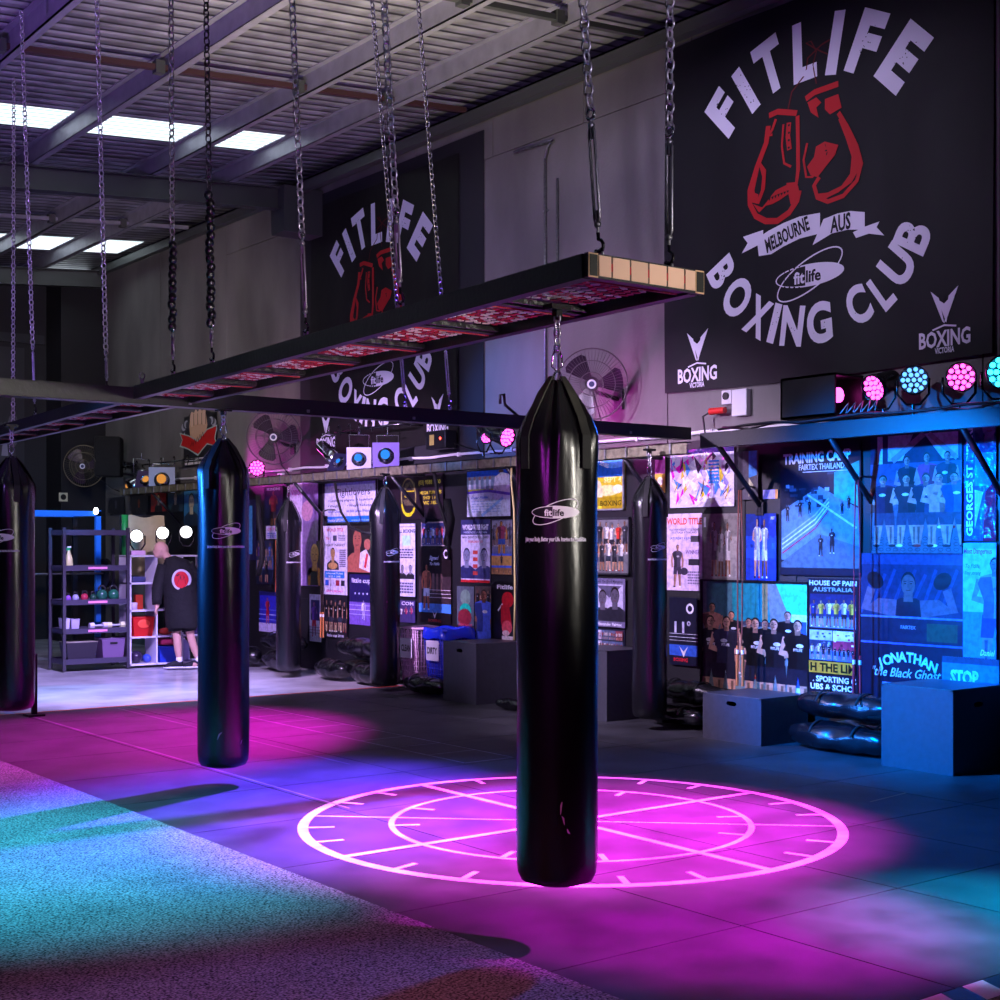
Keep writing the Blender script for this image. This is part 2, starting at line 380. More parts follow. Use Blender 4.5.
# precast concrete wall
m,nt,b=newmat('precast_concrete'); n=nodes_noise(nt,.9,7,stretch=(1,1,.45)); n2=nodes_noise(nt,28,4)
r=ramp(nt,n.outputs['Fac'],'#4e4a4a','#7a7674',.3,.72); nt.links.new(r.outputs[0],b.inputs['Base Color'])
b.inputs['Roughness'].default_value=.8
bp=nt.nodes.new('ShaderNodeBump'); bp.inputs['Strength'].default_value=.3; bp.inputs['Distance'].default_value=.01
nt.links.new(n2.outputs['Fac'],bp.inputs['Height']); nt.links.new(bp.outputs[0],b.inputs['Normal']); M['concrete']=m
# corrugated roof sheet, ribs run along X
m,nt,b=newmat('corrugated_roof'); tc=nt.nodes.new('ShaderNodeTexCoord'); w=nt.nodes.new('ShaderNodeTexWave'); w.bands_direction='Y'; w.inputs['Scale'].default_value=1.65
nt.links.new(tc.outputs['Object'],w.inputs['Vector']); r=ramp(nt,w.outputs['Fac'],'#2a2830','#9a97a0',.03,.22); n=nodes_noise(nt,3,5)
r2=ramp(nt,n.outputs['Fac'],'#8a8a8a','#ffffff'); mx=nt.nodes.new('ShaderNodeMixRGB'); mx.blend_type='MULTIPLY'; mx.inputs[0].default_value=.8
nt.links.new(r.outputs[0],mx.inputs[1]); nt.links.new(r2.outputs[0],mx.inputs[2]); nt.links.new(mx.outputs[0],b.inputs['Base Color'])
b.inputs['Roughness'].default_value=.5; b.inputs['Metallic'].default_value=.2
bp=nt.nodes.new('ShaderNodeBump'); bp.inputs['Strength'].default_value=.7; bp.inputs['Distance'].default_value=.03
nt.links.new(w.outputs['Fac'],bp.inputs['Height']); nt.links.new(bp.outputs[0],b.inputs['Normal']); M['roof']=m
M['purlin']=mat('galvanised_purlin','#8a8792',rough=.45,metal=.35,bump=.1,bscale=6,var=.15)
M['rafter']=mat('grey_painted_rafter','#3d3f3e',rough=.5)
M['brace']=mat('red_oxide_brace','#3c2024',rough=.6)
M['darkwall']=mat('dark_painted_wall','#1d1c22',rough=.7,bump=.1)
M['panel']=mat('black_board','#141319',rough=.5)
m=bpy.data.materials.new('translucent_sheet'); m.use_nodes=True; nt=m.node_tree; nt.nodes.remove(nt.nodes['Principled BSDF'])
t=nt.nodes.new('ShaderNodeBsdfTranslucent'); t.inputs['Color'].default_value=(.82,.92,.9,1); nt.links.new(t.outputs[0],nt.nodes['Material Output'].inputs['Surface'])
tc=nt.nodes.new('ShaderNodeTexCoord'); w=nt.nodes.new('ShaderNodeTexWave'); w.bands_direction='Y'; w.inputs['Scale'].default_value=2.2
nt.links.new(tc.outputs['Object'],w.inputs['Vector']); r=ramp(nt,w.outputs['Fac'],'#b4c8c4','#ffffff',.0,.3); nt.links.new(r.outputs[0],t.inputs['Color']); M['skylight']=m

q=MB(); q.bx(XL,WX+.2,Y0,Y1+.2,-.3,-.02); struct(q.build('floor','floor'))
# mats with painted marks, one slab 20 mm thick whose top is z=0
q=MB(); q.C('#1d1d23')
xs=[3.40+1.087*i for i in range(6)]; ys=[3.09,4.16,5.24,6.32,7.40,8.48,9.56,10.64,11.72,12.80,13.66]
g=.004
for i in range(6):
    x1=xs[i+1]-g if i<5 else PX-.005
    for j in range(len(ys)-1):
        q.C(jit('#3c3c42',.06)); q.bx(xs[i]+g,x1,ys[j]+g,ys[j+1]-g,-.019,0)
cv=Cv(q,9,14,lambda u,v,l:(u,v,.0004+l),.00004)
WH='#f2f0f4'; cxx,cyy=5.375,6.36
cv.ring(cxx,cyy,1.615,1.615,.062,WH,n=96); cv.ring(cxx,cyy,1.085,1.085,.036,WH,n=80)
cv.line([(cxx-1.56,cyy),(cxx+1.56,cyy)],.05,WH); cv.line([(cxx,cyy-1.56),(cxx,cyy+1.56)],.05,WH)
a=math.radians(137); cv.line([(cxx+1.56*math.cos(a),cyy+1.56*math.sin(a)),(cxx-1.56*math.cos(a),cyy-1.56*math.sin(a))],.02,WH)
for k in range(24):
    if k%6==0: continue
    a=2*PI*k/24
    if k%6==3 and k in(9,21): continue
    cv.line([(cxx+1.57*math.cos(a),cyy+1.57*math.sin(a)),(cxx+1.40*math.cos(a),cyy+1.40*math.sin(a))],.035,WH)
for k in range(12):
    if k%3==0: continue
    a=2*PI*k/12; cv.line([(cxx+1.06*math.cos(a),cyy+1.06*math.sin(a)),(cxx+.90*math.cos(a),cyy+.90*math.sin(a))],.035,WH)
LN='#8f8fa0'
cv.line([(4.53,7.5),(4.53,13.6)],.016,LN); 
cv.line([(6.165,8.53),(6.165,13.2)],.014,'#a0a0b8'); cv.line([(6.63,8.53),(6.63,13.2)],.014,'#a0a0b8')
for k in range(10): cv.line([(6.165,8.53+.5*k),(6.63,8.53+.5*k)],.014,'#a0a0b8')
cv.line([(5.44,9.0),(5.44,13.5)],.012,LN); cv.line([(7.3,5.66),(7.75,5.72)],.014,'#b09060')
struct(q.build('floor_matting','mats'))
q=MB(); q.bx(XL,3.398,Y0,14.6,-.019,.008); struct(q.build('floor_turf','turf'))
q=MB(); q.bx(3.40,9.3,Y0,2.93,-.019,.006); struct(q.build('floor_turf_near','turf'))
# hazard strip between mats and near turf
q=MB(); 
k=0; x=3.42
while x<6.4:
    q.C('#e8e6ea' if k%2==0 else '#101014'); q.add([(x,2.94,.002),(x+.13,2.94,.002),(x+.19,3.085,.002),(x+.06,3.085,.002)],[(0,1,2,3)]); x+=.13; k+=1
q.C('#101014'); q.bx(3.40,6.6,2.935,3.087,-.019,.0015)
struct(q.build('trim_1','paint'))
q=MB(); q.C('#c03a28'); q.bx(3.42,PX-.02,13.665,13.70,-.019,.001); struct(q.build('trim_2','paint'))

# right wall: precast panels with joints
q=MB(); q.C('#ffffff'); js=[-4,0.6,3.4,6.2,9.62,12.55,16.6,19.0,21.4,24.5]
for a,b2 in zip(js[:-1],js[1:]): q.bx(WX,WX+.18,a+.006,b2-.006,-.02,5.98 if a<19 else 6.9)
for a in [x*1.55 for x in range(-2,13)]: q.bx(WX,WX+.18,a+.005,min(a+1.55-.005,18.994),5.99,6.9)
q.bx(WX+.02,WX+.18,Y0,Y1,0,6.9); struct(q.build('wall_right','concrete'))
q=MB(); q.bx(XL,8.58,Y1,Y1+.15,-.02,6.9); q.bx(9.35,9.36,Y1,Y1+.1,0,6.9); struct(q.build('wall_back','darkwall'))
q=MB(); q.bx(XL-.15,XL,Y0,Y1,-.02,6.9); struct(q.build('wall_left','darkwall'))
q=MB(); q.bx(XL-.15,WX+.1,Y0-.15,Y0,-.02,6.9); struct(q.build('wall_front','darkwall'))
q=MB(); q.bx(8.55,9.345,23.75,Y1-.01,-.02,6.3); struct(q.build('trim_3','panel'))
# flat dark panels behind far banner and past near banner edge
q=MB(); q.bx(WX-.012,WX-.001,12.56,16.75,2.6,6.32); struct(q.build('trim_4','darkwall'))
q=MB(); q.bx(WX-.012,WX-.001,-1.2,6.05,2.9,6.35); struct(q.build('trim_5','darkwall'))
# black poster panelling
q=MB(); q.bx(PX+.001,WX-.001,2.0,21.8,0,2.62)
q.bx(PX-.008,PX+.001,8.55,8.80,.02,2.5); q.bx(PX-.008,PX,7.96,8.05,0,2.5); q.bx(PX-.008,PX,5.40,5.48,0,2.5)
for z0,z1 in((.9,.93),(1.99,2.03)): q.bx(PX-.008,PX,8.9,19.5,z0,z1)
struct(q.build('wall_right_panelling','panel'))
# roof
def rbox(q,x0,x1,y0,y1,t0,t1):
    vs=[(x,y,RZ(x)+t) for x in(x0,x1) for y in(y0,y1) for t in(t0,t1)]
    q.add(vs,[(0,1,3,2),(4,6,7,5),(0,4,5,1),(2,3,7,6),(0,2,6,4),(1,5,7,3)],False)
q=MB()
for a,b2 in((Y0,14.62),(15.42,21.5),(22.65,Y1+.2)): rbox(q,XL-.2,WX+.3,a,b2,0,.03)
for a,b2 in((14.62,15.42),(21.5,22.65)): rbox(q,XL-.2,-3,a,b2,0,.03); rbox(q,8.46 if a<20 else 9.12,WX+.3,a,b2,0,.03)
struct(q.build('ceiling','roof'))
q=MB(); rbox(q,-3,8.46,14.62,15.42,.004,.008); struct(q.build('window_1','skylight'))
q=MB(); rbox(q,-3,9.12,21.5,22.65,.004,.008); struct(q.build('window_2','skylight'))
# purlins, rafters and braces: structure of the roof
for i,x in enumerate([-6.2,-4.75,-3.3,-1.85,-.4,1.05,2.5,4.0,5.48,6.97,8.02]):
    q=MB(); q.C('#ffffff'); z=RZ(x)-.005
    q.bx(x-.008,x+.008,Y0,Y1,z-.2,z); q.bx(x-.008,x+.07,Y0,Y1,z-.2,z-.19); q.bx(x-.07,x+.008,Y0,Y1,z-.01,z)
    q.bx(x+.06,x+.07,Y0,Y1,z-.19,z-.17)
    struct(q.build('purlin','purlin'))
q=MB(); z=RZ(9.2); q.bx(8.98,9.32,Y0,Y1,z-.18,z-.16); q.bx(8.98,9.0,Y0,Y1,z-.3,z-.16); q.bx(9.0,9.06,Y0,Y1,z-.3,z-.29); struct(q.build('purlin','rafter'))
for y in(3.0,16.3,23.2):
    q=MB()
    x0,x1=XL,9.1; 
    for t0,t1,w in((-.5,-.485,.09),(-.23,-.215,.09),(-.5,-.215,.008)): rbox(q,x0,x1,y-w,y+w,t0,t1)
    struct(q.build('rafter','rafter'))
q=MB(); q.bx(8.75,9.32,16.12,16.48,5.75,6.35); struct(q.build('rafter_bracket','rafter'))
for y,mm in((12.38,'brace'),(9.55,'rafter'),(19.5,'purlin')):
    q=MB(); rbox(q,XL,8.95,y-.03,y+.03,-.17,-.12); struct(q.build('roof_brace',mm))
    q=MB()
    for x in(4.0,5.48,6.97,8.02): q.box((x-.09,y,RZ(x)-.15),(.09,.09,.12))
    struct(q.build('roof_brace_cleat','rafter'))
# conduits on the concrete
o=MB(); 
o.tube([(WX-.02,11.45,5.75),(WX-.03,11.40,5.86),(WX-.05,11.3,5.9),(WX-.05,11.95,5.92)],.016,6); o.tube([(WX-.02,11.45,5.75),(WX-.02,11.45,2.7)],.016,6); o.tube([(WX-.02,11.25,5.5),(WX-.02,11.25,2.7)],.014,6)
for z in(5.2,4.2,3.3): o.box((WX-.015,11.45,z),(.02,.07,.02))
tag(o.build('wall_conduit','galv'),'pair of thin grey conduits running down the concrete between the two banners','pipe')
o=MB(); o.tube([(WX-.03,y,2.69+.01*math.sin(y*5)) for y in [7.6+.5*i for i in range(30)]],.018,6)
for i in range(14): o.box((WX-.03,8+i,2.69),(.05,.03,.05))
tag(o.build('wall_conduit','white'),'long pale conduit running level along the wall just above the posters','pipe')

# ================================================================ OVERHEAD FRAME
RX0,RX1=3.24,3.82
def rx(y,x): return x+(y-3.77)*(.075-.03*(x-3.24)/.58)
ZT=2.69; ZB=ZT-.088
rack=thing('bag_rack','long black steel rack with red mesh panels hanging on chains over the mats','rack',(3.6,3.77,ZT))
def rel(q,name,mats,parent): return q.build(name,mats,parent,loc=parent.matrix_world.translation if False else parent.location)
def rail(x):
    q=MB(); q.C('#ffffff'); pts=[]
    a=Vector((rx(3.77,x),3.77,0)); b_=Vector((rx(13.4,x),13.4,0))
    w=.025
    vs=[(p.x+sx*w,p.y,z) for p in(a,b_) for sx in(-1,1) for z in(ZB,ZT)]
    q.add(vs,[(0,1,3,2),(4,6,7,5),(0,4,5,1),(2,3,7,6),(0,2,6,4),(1,5,7,3)]); return q
for x in(RX0+.025,RX1-.025): rel(rail(x),'side_rail','rack',rack)
M['mesh']=mat('red_cream_slat','#d9b9a8',rough=.5,var=.3,bscale=30,bump=.2)
yy=3.80; k=0
M['panelred']=attrmat('panel_paint',rough=.45,bump=.3,bscale=30)
while yy<13.3:
    q=MB(); q.C('#141418'); xa,xb=rx(yy,RX0)+.05,rx(yy,RX1)-.05
    q.bx(xa,xb,yy-.02,yy+.02,ZB+.01,ZB+.04); rel(q,'cross_member','paint',rack)
    # expanded-metal panel
    q=MB(); L=.50; ya,yb=yy+.05,yy+.05+L
    nx,ny=9,14
    for i in range(nx):
        for j in range(ny):
            x=xa+.02+(xb-xa-.04)*(i+.5)/nx; y=ya+(yb-ya)*(j+.5)/ny
            red=random.random()<(.22+.5*i/nx)
            q.C(jit('#c01830' if red else '#f0e4d8',.15)); q.box((x,y,ZT-.052),((xb-xa)/nx*.66,.019,.004),Euler((0,0,.5 if (i+j)%2 else -.5)).to_matrix())
    q.C('#a81828'); q.bx(xa,xb,ya-.022,ya-.014,ZB+.006,ZB+.02); q.C('#18181c'); q.bx(xa,xb,yb+.004,yb+.02,ZB+.01,ZB+.03)
    q.C('#2a0a10'); q.bx(xa+.01,xb-.01,ya-.01,yb+.01,ZT-.012,ZT-.008)
    rel(q,'mesh_panel','panelred',rack); yy+=.64; k+=1
q=MB(); q.C('#0c0c10'); y=3.755
q.bx(rx(y,RX0),rx(y,RX1),y-.02,y,ZB,ZT)
q.C('#d9a58c')
cuts=[.045,.11,.2,.29,.385,.475,.535]
for a,b2 in zip(cuts[:-1],cuts[1:]): q.C(jit('#e0b49c',.08)); q.bx(RX0+a+.004,RX0+b2-.004,y-.024,y-.018,ZB+.008,ZT-.006)  # peach is warm light on the black plate, put into its colour
for a in cuts[1:-1]: q.C('#c02028'); q.bx(RX0+a-.003,RX0+a+.003,y-.0235,y-.018,ZB+.03,ZT-.03)
for a in (0,.535):
    q.C('#caa07a'); q.bx(RX0+a,RX0+a+.045,y-.022,y-.019,ZB,ZT); q.C('#08080a'); q.bx(RX0+a+.004,RX0+a+.041,y-.024,y-.021,ZB+.006,ZT-.006)
rel(q,'end_plate','paint',rack)
# cross beam to the wall bracket
BY=8.69
beam=thing('overhead_beam','long black steel beam crossing under the rack out to the poster wall','beam',(5,BY,2.6))
q=MB(); q.bx(-3.5,8.72,BY-.012,BY,2.575,2.68); q.bx(-3.5,8.72,BY-.012,BY+.05,2.575,2.585); q.bx(-3.5,8.72,BY-.012,BY+.05,2.67,2.68); rel(q,'beam_web','rack',beam)
q=MB(); q.bx(-3.5,8.72,BY+.09,BY+.1,2.575,2.68); q.bx(-3.5,8.72,BY+.05,BY+.1,2.575,2.585);rel(q,'beam_back','rack',beam)
q=MB()
for x in(4.0,4.9,5.8,6.9,8.0): q.box((x,BY-.016,2.60),(.02,.01,.02))
rel(q,'bolt_heads','galv',beam)
# ================================================================ CHAINS
def link(q,p,d,ang,L,W,r):
    u,w=q.frame(d); c=u*math.cos(ang)+w*math.sin(ang); pts=[]
    hl=L/2-W/2
    for k in range(4): a=PI*k/3; pts.append(p+d*(hl+W/2*math.sin(a))+c*(W/2*math.cos(a)))
    for k in range(4): a=PI*k/3; pts.append(p-d*(hl+W/2*math.sin(a))-c*(W/2*math.cos(a)))
    q.tube(pts,r,4,closed=True)
def chain(q,a,b,pitch=.040,L=.052,W=.033,r=.0052,ph=0):
    a=Vector(a);b=Vector(b);d=(b-a); n=max(1,int(d.length/pitch)); d.normalize()
    for i in range(n): link(q,a+d*(pitch*(i+.5)),d,ph+(PI/2 if i%2 else 0)+.25,L,W,r)
def hung(label,top,bot,turn=.0,wrap=0,dark=False,hook=False,wlen=0):
    """chain from the roof to a rail: top/bot points; turn = turnbuckle length"""
    top=Vector(top);bot=Vector(bot); d=(top-bot).normalized(); 
    t=thing('suspension_chain',label,'chain',bot,0,'chains holding up the rack and beam')
    tb=bot+d*(.10+turn) if turn else bot+d*.03
    wa=tb+d*wlen
    q=MB(); chain(q,wa,top); rel(q,'chain_links','chaindark' if dark else 'chain',t)
    if wlen:
        q=MB(); n=int(wlen/.045)
        for i in range(n): q.ball(tb+d*(wlen*(i+.5)/n)+Vector((random.uniform(-.006,.006),random.uniform(-.006,.006),0)),(.028,.028,.03),8,6)
        rel(q,'tape_wrapping','wrap',t)
    if turn:
        q=MB(); a=bot+d*.11; b2=bot+d*(.07+turn)
        u,w=q.frame(d)
        for s in(-1,1): q.tube([a+u*.004*s,a+d*.02+u*s*.014,b2-d*.02+u*s*.014,b2+u*.004*s],.006,6)
        q.cyl(a-d*.03,a+d*.05,.006); q.cyl(b2-d*.05,b2+d*.02,.006)
        q.ball(a,(.014,.014,.014),8,6); q.ball(b2,(.014,.014,.014),8,6); rel(q,'turnbuckle','galv',t)
        q=MB(); q.tube([b2+d*.02+u*.02*math.cos(k*PI/4)+d*(.02+.02*math.sin(k*PI/4)) for k in range(8)],.006,6,closed=True); rel(q,'shackle','chrome',t)
        q=MB(); c=bot+d*.03
        q.tube([c+d*.05]+[c+u*(.024*math.sin(k*.6+PI))*1+d*(.024*math.cos(k*.6)) for k in range(8)],.007,6); rel(q,'hook','blackgloss',t)
    q=MB(); q.tube([bot+Vector((0,.018*math.cos(k*PI/5),.018*math.sin(k*PI/5)+.0)) for k in range(10)],.006,5,closed=True); rel(q,'eye_bolt','galv',t)
    return t
def topat(px,bot,py=0):
    d=depth(bot); p=dep(px,py,d); z=RZ(p.x)-.2
    dirv=(p-bot).normalized(); k=(z-bot.z)/dirv.z; return bot+dirv*k
def onrail(px,x,z=ZT+.015):
    # point on a rack rail seen at px
    best=None
    s=(px-CX)/FPX; dx=FW[0]+RT[0]*s; dy=FW[1]+RT[1]*s
    k=(.075-.03*(x-3.24)/.58)
    d=(x-3.77*k)/(dx-dy*k); return Vector((dx*d,dy*d,z))
L=RX0+.025;R_=RX1-.025
b=Vector((RX0+.11,3.80,ZT+.015)); hung('bright chain with turnbuckle at the near left corner of the rack',topat(583,b),b,.40)
b=Vector((RX1-.12,3.80,ZT+.015)); hung('bright chain with turnbuckle at the near right corner, before the large banner',topat(670,b),b,.40)
b=onrail(306,L); hung('bright chain with turnbuckle left of the far banner',topat(292,b),b,.38)
b=onrail(401,L); hung('bright chain with turnbuckle ending on the rack before the far banner',topat(384,b),b,.30)
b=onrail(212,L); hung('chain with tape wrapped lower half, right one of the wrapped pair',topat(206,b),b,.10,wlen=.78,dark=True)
b=onrail(173,L); hung('chain with tape wrapped lower half, left one of the wrapped pair',topat(171,b),b,.16,wlen=.55)
b=onrail(107,L); hung('bright chain left of the wrapped pair, in front of the pale wall corner',topat(97,b),b,.16)
b=onrail(35,L); hung('chain with long turnbuckle near the left edge of the view',topat(21,b),b,.42)
b=onrail(13,R_); hung('leftmost chain, hanging from a short black arm under the roof',topat(14,b),b,0)
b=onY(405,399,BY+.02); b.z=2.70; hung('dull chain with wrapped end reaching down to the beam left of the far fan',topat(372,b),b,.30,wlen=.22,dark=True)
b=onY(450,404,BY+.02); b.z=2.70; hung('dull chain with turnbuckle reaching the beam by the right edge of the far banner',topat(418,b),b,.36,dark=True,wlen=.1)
q=MB(); 
e=onrail(46,L); q.tube([e+Vector((0,.02*math.cos(k*PI/5),.02+.02*math.sin(k*PI/5))) for k in range(10)],.006,5,closed=True)
p=onrail(142,L); q=MB(); q.cyl(p-Vector((0,0,.02)),p+Vector((0,0,.02)),.012); q.tube([p+Vector((.018*math.cos(k*PI/5),0,.04+.022*math.sin(k*PI/5))) for k in range(10)],.006,5,closed=True)
tag(q.build('shackle','galv'),'small spare shackle standing on the left rail of the rack','shackle')
# ================================================================ PUNCHING BAGS
TAG='Join your Body, Better your Life. Imagine the Possibilities'
def logo(c,cu,cv_,w,dark='#15151b',lit='#e9e4f2'):
    h=w*.26
    c.ring(cu-w*.0,cv_+.005*w,w*.52,h*.72,w*.018,lit,n=40,rot=.42,a0=.0,a1=2*PI)
    c.fillh(cu,cv_,w*.5,h*.5,dark); c.ring(cu,cv_,w*.5,h*.5,w*.016,lit,n=36)
    c.fillh(cu,cv_,w*.5,h*.5,lit,x0=-.1,x1=1)
    c.text('fit',cu-w*.06,cv_-.01*w,h*.5,lit,bold=.03,align='r'); c.text('life',cu-w*.04,cv_-.01*w,h*.5,dark,bold=.03,align='l')
def bag(label,x,y,r,zb,zs,zt,hang,lang,logoz=None,lw=.24,seg=48,scuff=()):
    t=thing('punching_bag',label,'punching bag',(x,y,zb),0,'hanging punching bags')
    H=zs-zb; prof=[(0,0),(r*.6,.004),(r*.88,.02),(r*.97,.05),(r,.10)]
    for k in range(1,9): prof.append((r*(1+.012*math.sin(k*1.7)),.10+(H-.16)*k/8))
    T=zt-zs
    prof+=[(r*.99,H),(r*.93,H+T*.12),(r*.80,H+T*.3),(r*.62,H+T*.5),(r*.45,H+T*.68),(r*.33,H+T*.82),(r*.24,H+T*.93),(.0,H+T*.95)]
    def mod(a,z):
        if z<H-.22: return 1+.006*math.sin(3*a+z*5)
        k=min(1,(z-(H-.22))/(T+.15)); return 1+k*.27*(math.sin(6*a+1.3)*.55+math.sin(11*a+.4)*.35+math.sin(17*a+2)*.2)*(.4+.6*k)-.02*k
    q=MB(); q.lathe(prof,(0,0,0),seg,mod=mod)
    body=q.build('bag_body','vinyl',t)
    for k in range(4):
        a=PI/4+k*PI/2+lang; q=MB(); ca,sa=math.cos(a),math.sin(a)
        pts=[(ca*r*1.03,sa*r*1.03,H-.13),(ca*r*1.03,sa*r*1.03,H),(ca*r*.86,sa*r*.86,H+T*.30),(ca*r*.5,sa*r*.5,H+T*.72),(ca*.03,sa*.03,H+T*1.0)]
        tan=Vector((-sa,ca,0)); vs=[];n=len(pts)
        for p in pts:
            w=.022 if p!=pts[-1] else .012
            for s in(-1,1):
                for o_ in(0,.005): vs.append(Vector(p)+tan*w*s+Vector((ca,sa,0))*o_)
        fs=[]
        for i in range(n-1):
            o_=i*4
            fs+=[(o_+1,o_+3,o_+7,o_+5),(o_,o_+4,o_+6,o_+2),(o_,o_+1,o_+5,o_+4),(o_+2,o_+6,o_+7,o_+3)]
        q.add(vs,fs,False); q.build('strap','webbing',t)
    q=MB(); z=H+T
    q.tube([(0,.022*math.cos(k*PI/5),z+.022*math.sin(k*PI/5)) for k in range(10)],.005,6,closed=True); q.build('ring','chrome',t)
    top=hang-zb
    q=MB(); zc=z+.02; u=Vector((math.cos(lang+PI/2),math.sin(lang+PI/2),0))
    if top-zc>.12:
        q.tube([Vector((0,0,zc))+u*.02*s_+Vector((0,0,h_)) for s_,h_ in((0,0),(1,.02),(.9,.06),(.45,.085),(-.45,.085),(-.9,.06),(-1,.02))],.005,6,closed=True)
        q.build('snap_hook','chrome',t); q=MB(); zc+=.08
    chain(q,(0,0,zc),(0,0,top),pitch=.030,L=.042,W=.028,r=.0045); q.build('chain','chain',t)
    # stitched seam + swivel plate
    q=MB(); q.box((0,0,top),(.10,.06,.02)); q.box((0,0,top-.02),(.03,.03,.03)); q.build('hanger','blackgloss',t)
    if logoz:
        q=MB()
        def fn(u,v,l):
            a=lang+u/r; rr=r*1.022+.002+l
            return (math.cos(a)*rr,math.sin(a)*rr,logoz-zb+v)
        c=Cv(q,.4,.3,fn,.0003); logo(c,0,0,lw); c.text(TAG,0,-.105,.016,'#e0dcf0',w=lw*1.32,bold=.04)
        q.build('printed_logo','decal',t)
        for (u_,z_,du,dz) in scuff: q=MB(); c=Cv(q,.4,.3,fn,.0003); c.line([(u_,z_-logoz),(u_+du*.4,z_-logoz+dz*.7),(u_+du,z_-logoz+dz)],lambda k:.002+.005*math.sin(PI*min(k,.98)),'#c0b0c8'); q.build('scuff_mark','decal',t)
    return t
def lookang(x,y,off=0): return math.atan2(-y,-x)+off
# print is centred on the side that faces the lane
bag('large black vinyl punching bag with white logo hanging nearest, before the painted circle',3.565,4.30,.163,.295,2.08,2.325,ZB,lookang(3.6,4.3,-.04),1.778,lw=.19,seg=96,scuff=((.02,.60,.006,.05),(.035,.56,-.01,.035),(.045,.545,.012,-.02)))
bag('black punching bag lit blue, hanging from the cross beam near the man',4.27,8.73,.174,.13,2.16,2.38,2.575,lookang(4.27,8.73,.12),1.745,lw=.20,seg=64,scuff=((-.06,.34,.03,.05),(.10,.30,.012,.03)))
bag('black punching bag cut by the left edge of the view',3.63,11.2,.178,.33,2.12,2.36,ZB,lookang(3.73,11.2,-.55),1.71,lw=.24,seg=48)
bag('black punching bag hanging before the pink title poster, right of the nearest bag',8.60,9.08,.155,.10,2.03,2.26,2.50,lookang(8.6,9.08,.55),1.63,lw=.15,seg=40)
bag('black punching bag lit blue at its top, hanging left of the laundry baskets',8.50,13.30,.170,.06,2.02,2.30,2.45,lookang(8.5,13.3,.55),1.57,lw=.16,seg=40)
bag('slim black punching bag hanging left of the dark boxer posters, near the back',8.50,15.55,.155,.06,1.95,2.22,2.42,lookang(8.5,15.55,.55),1.54,lw=.16,seg=40)
# dark post beside the left bag
q=MB(); q.box((4.56,13.4,.30),(.05,.05,.6),bev=.006); q.box((4.56,13.4,.01),(.16,.16,.02)); tag(q.build('short_post','black'),'short dark post on the mat corner behind the leftmost bag','post')
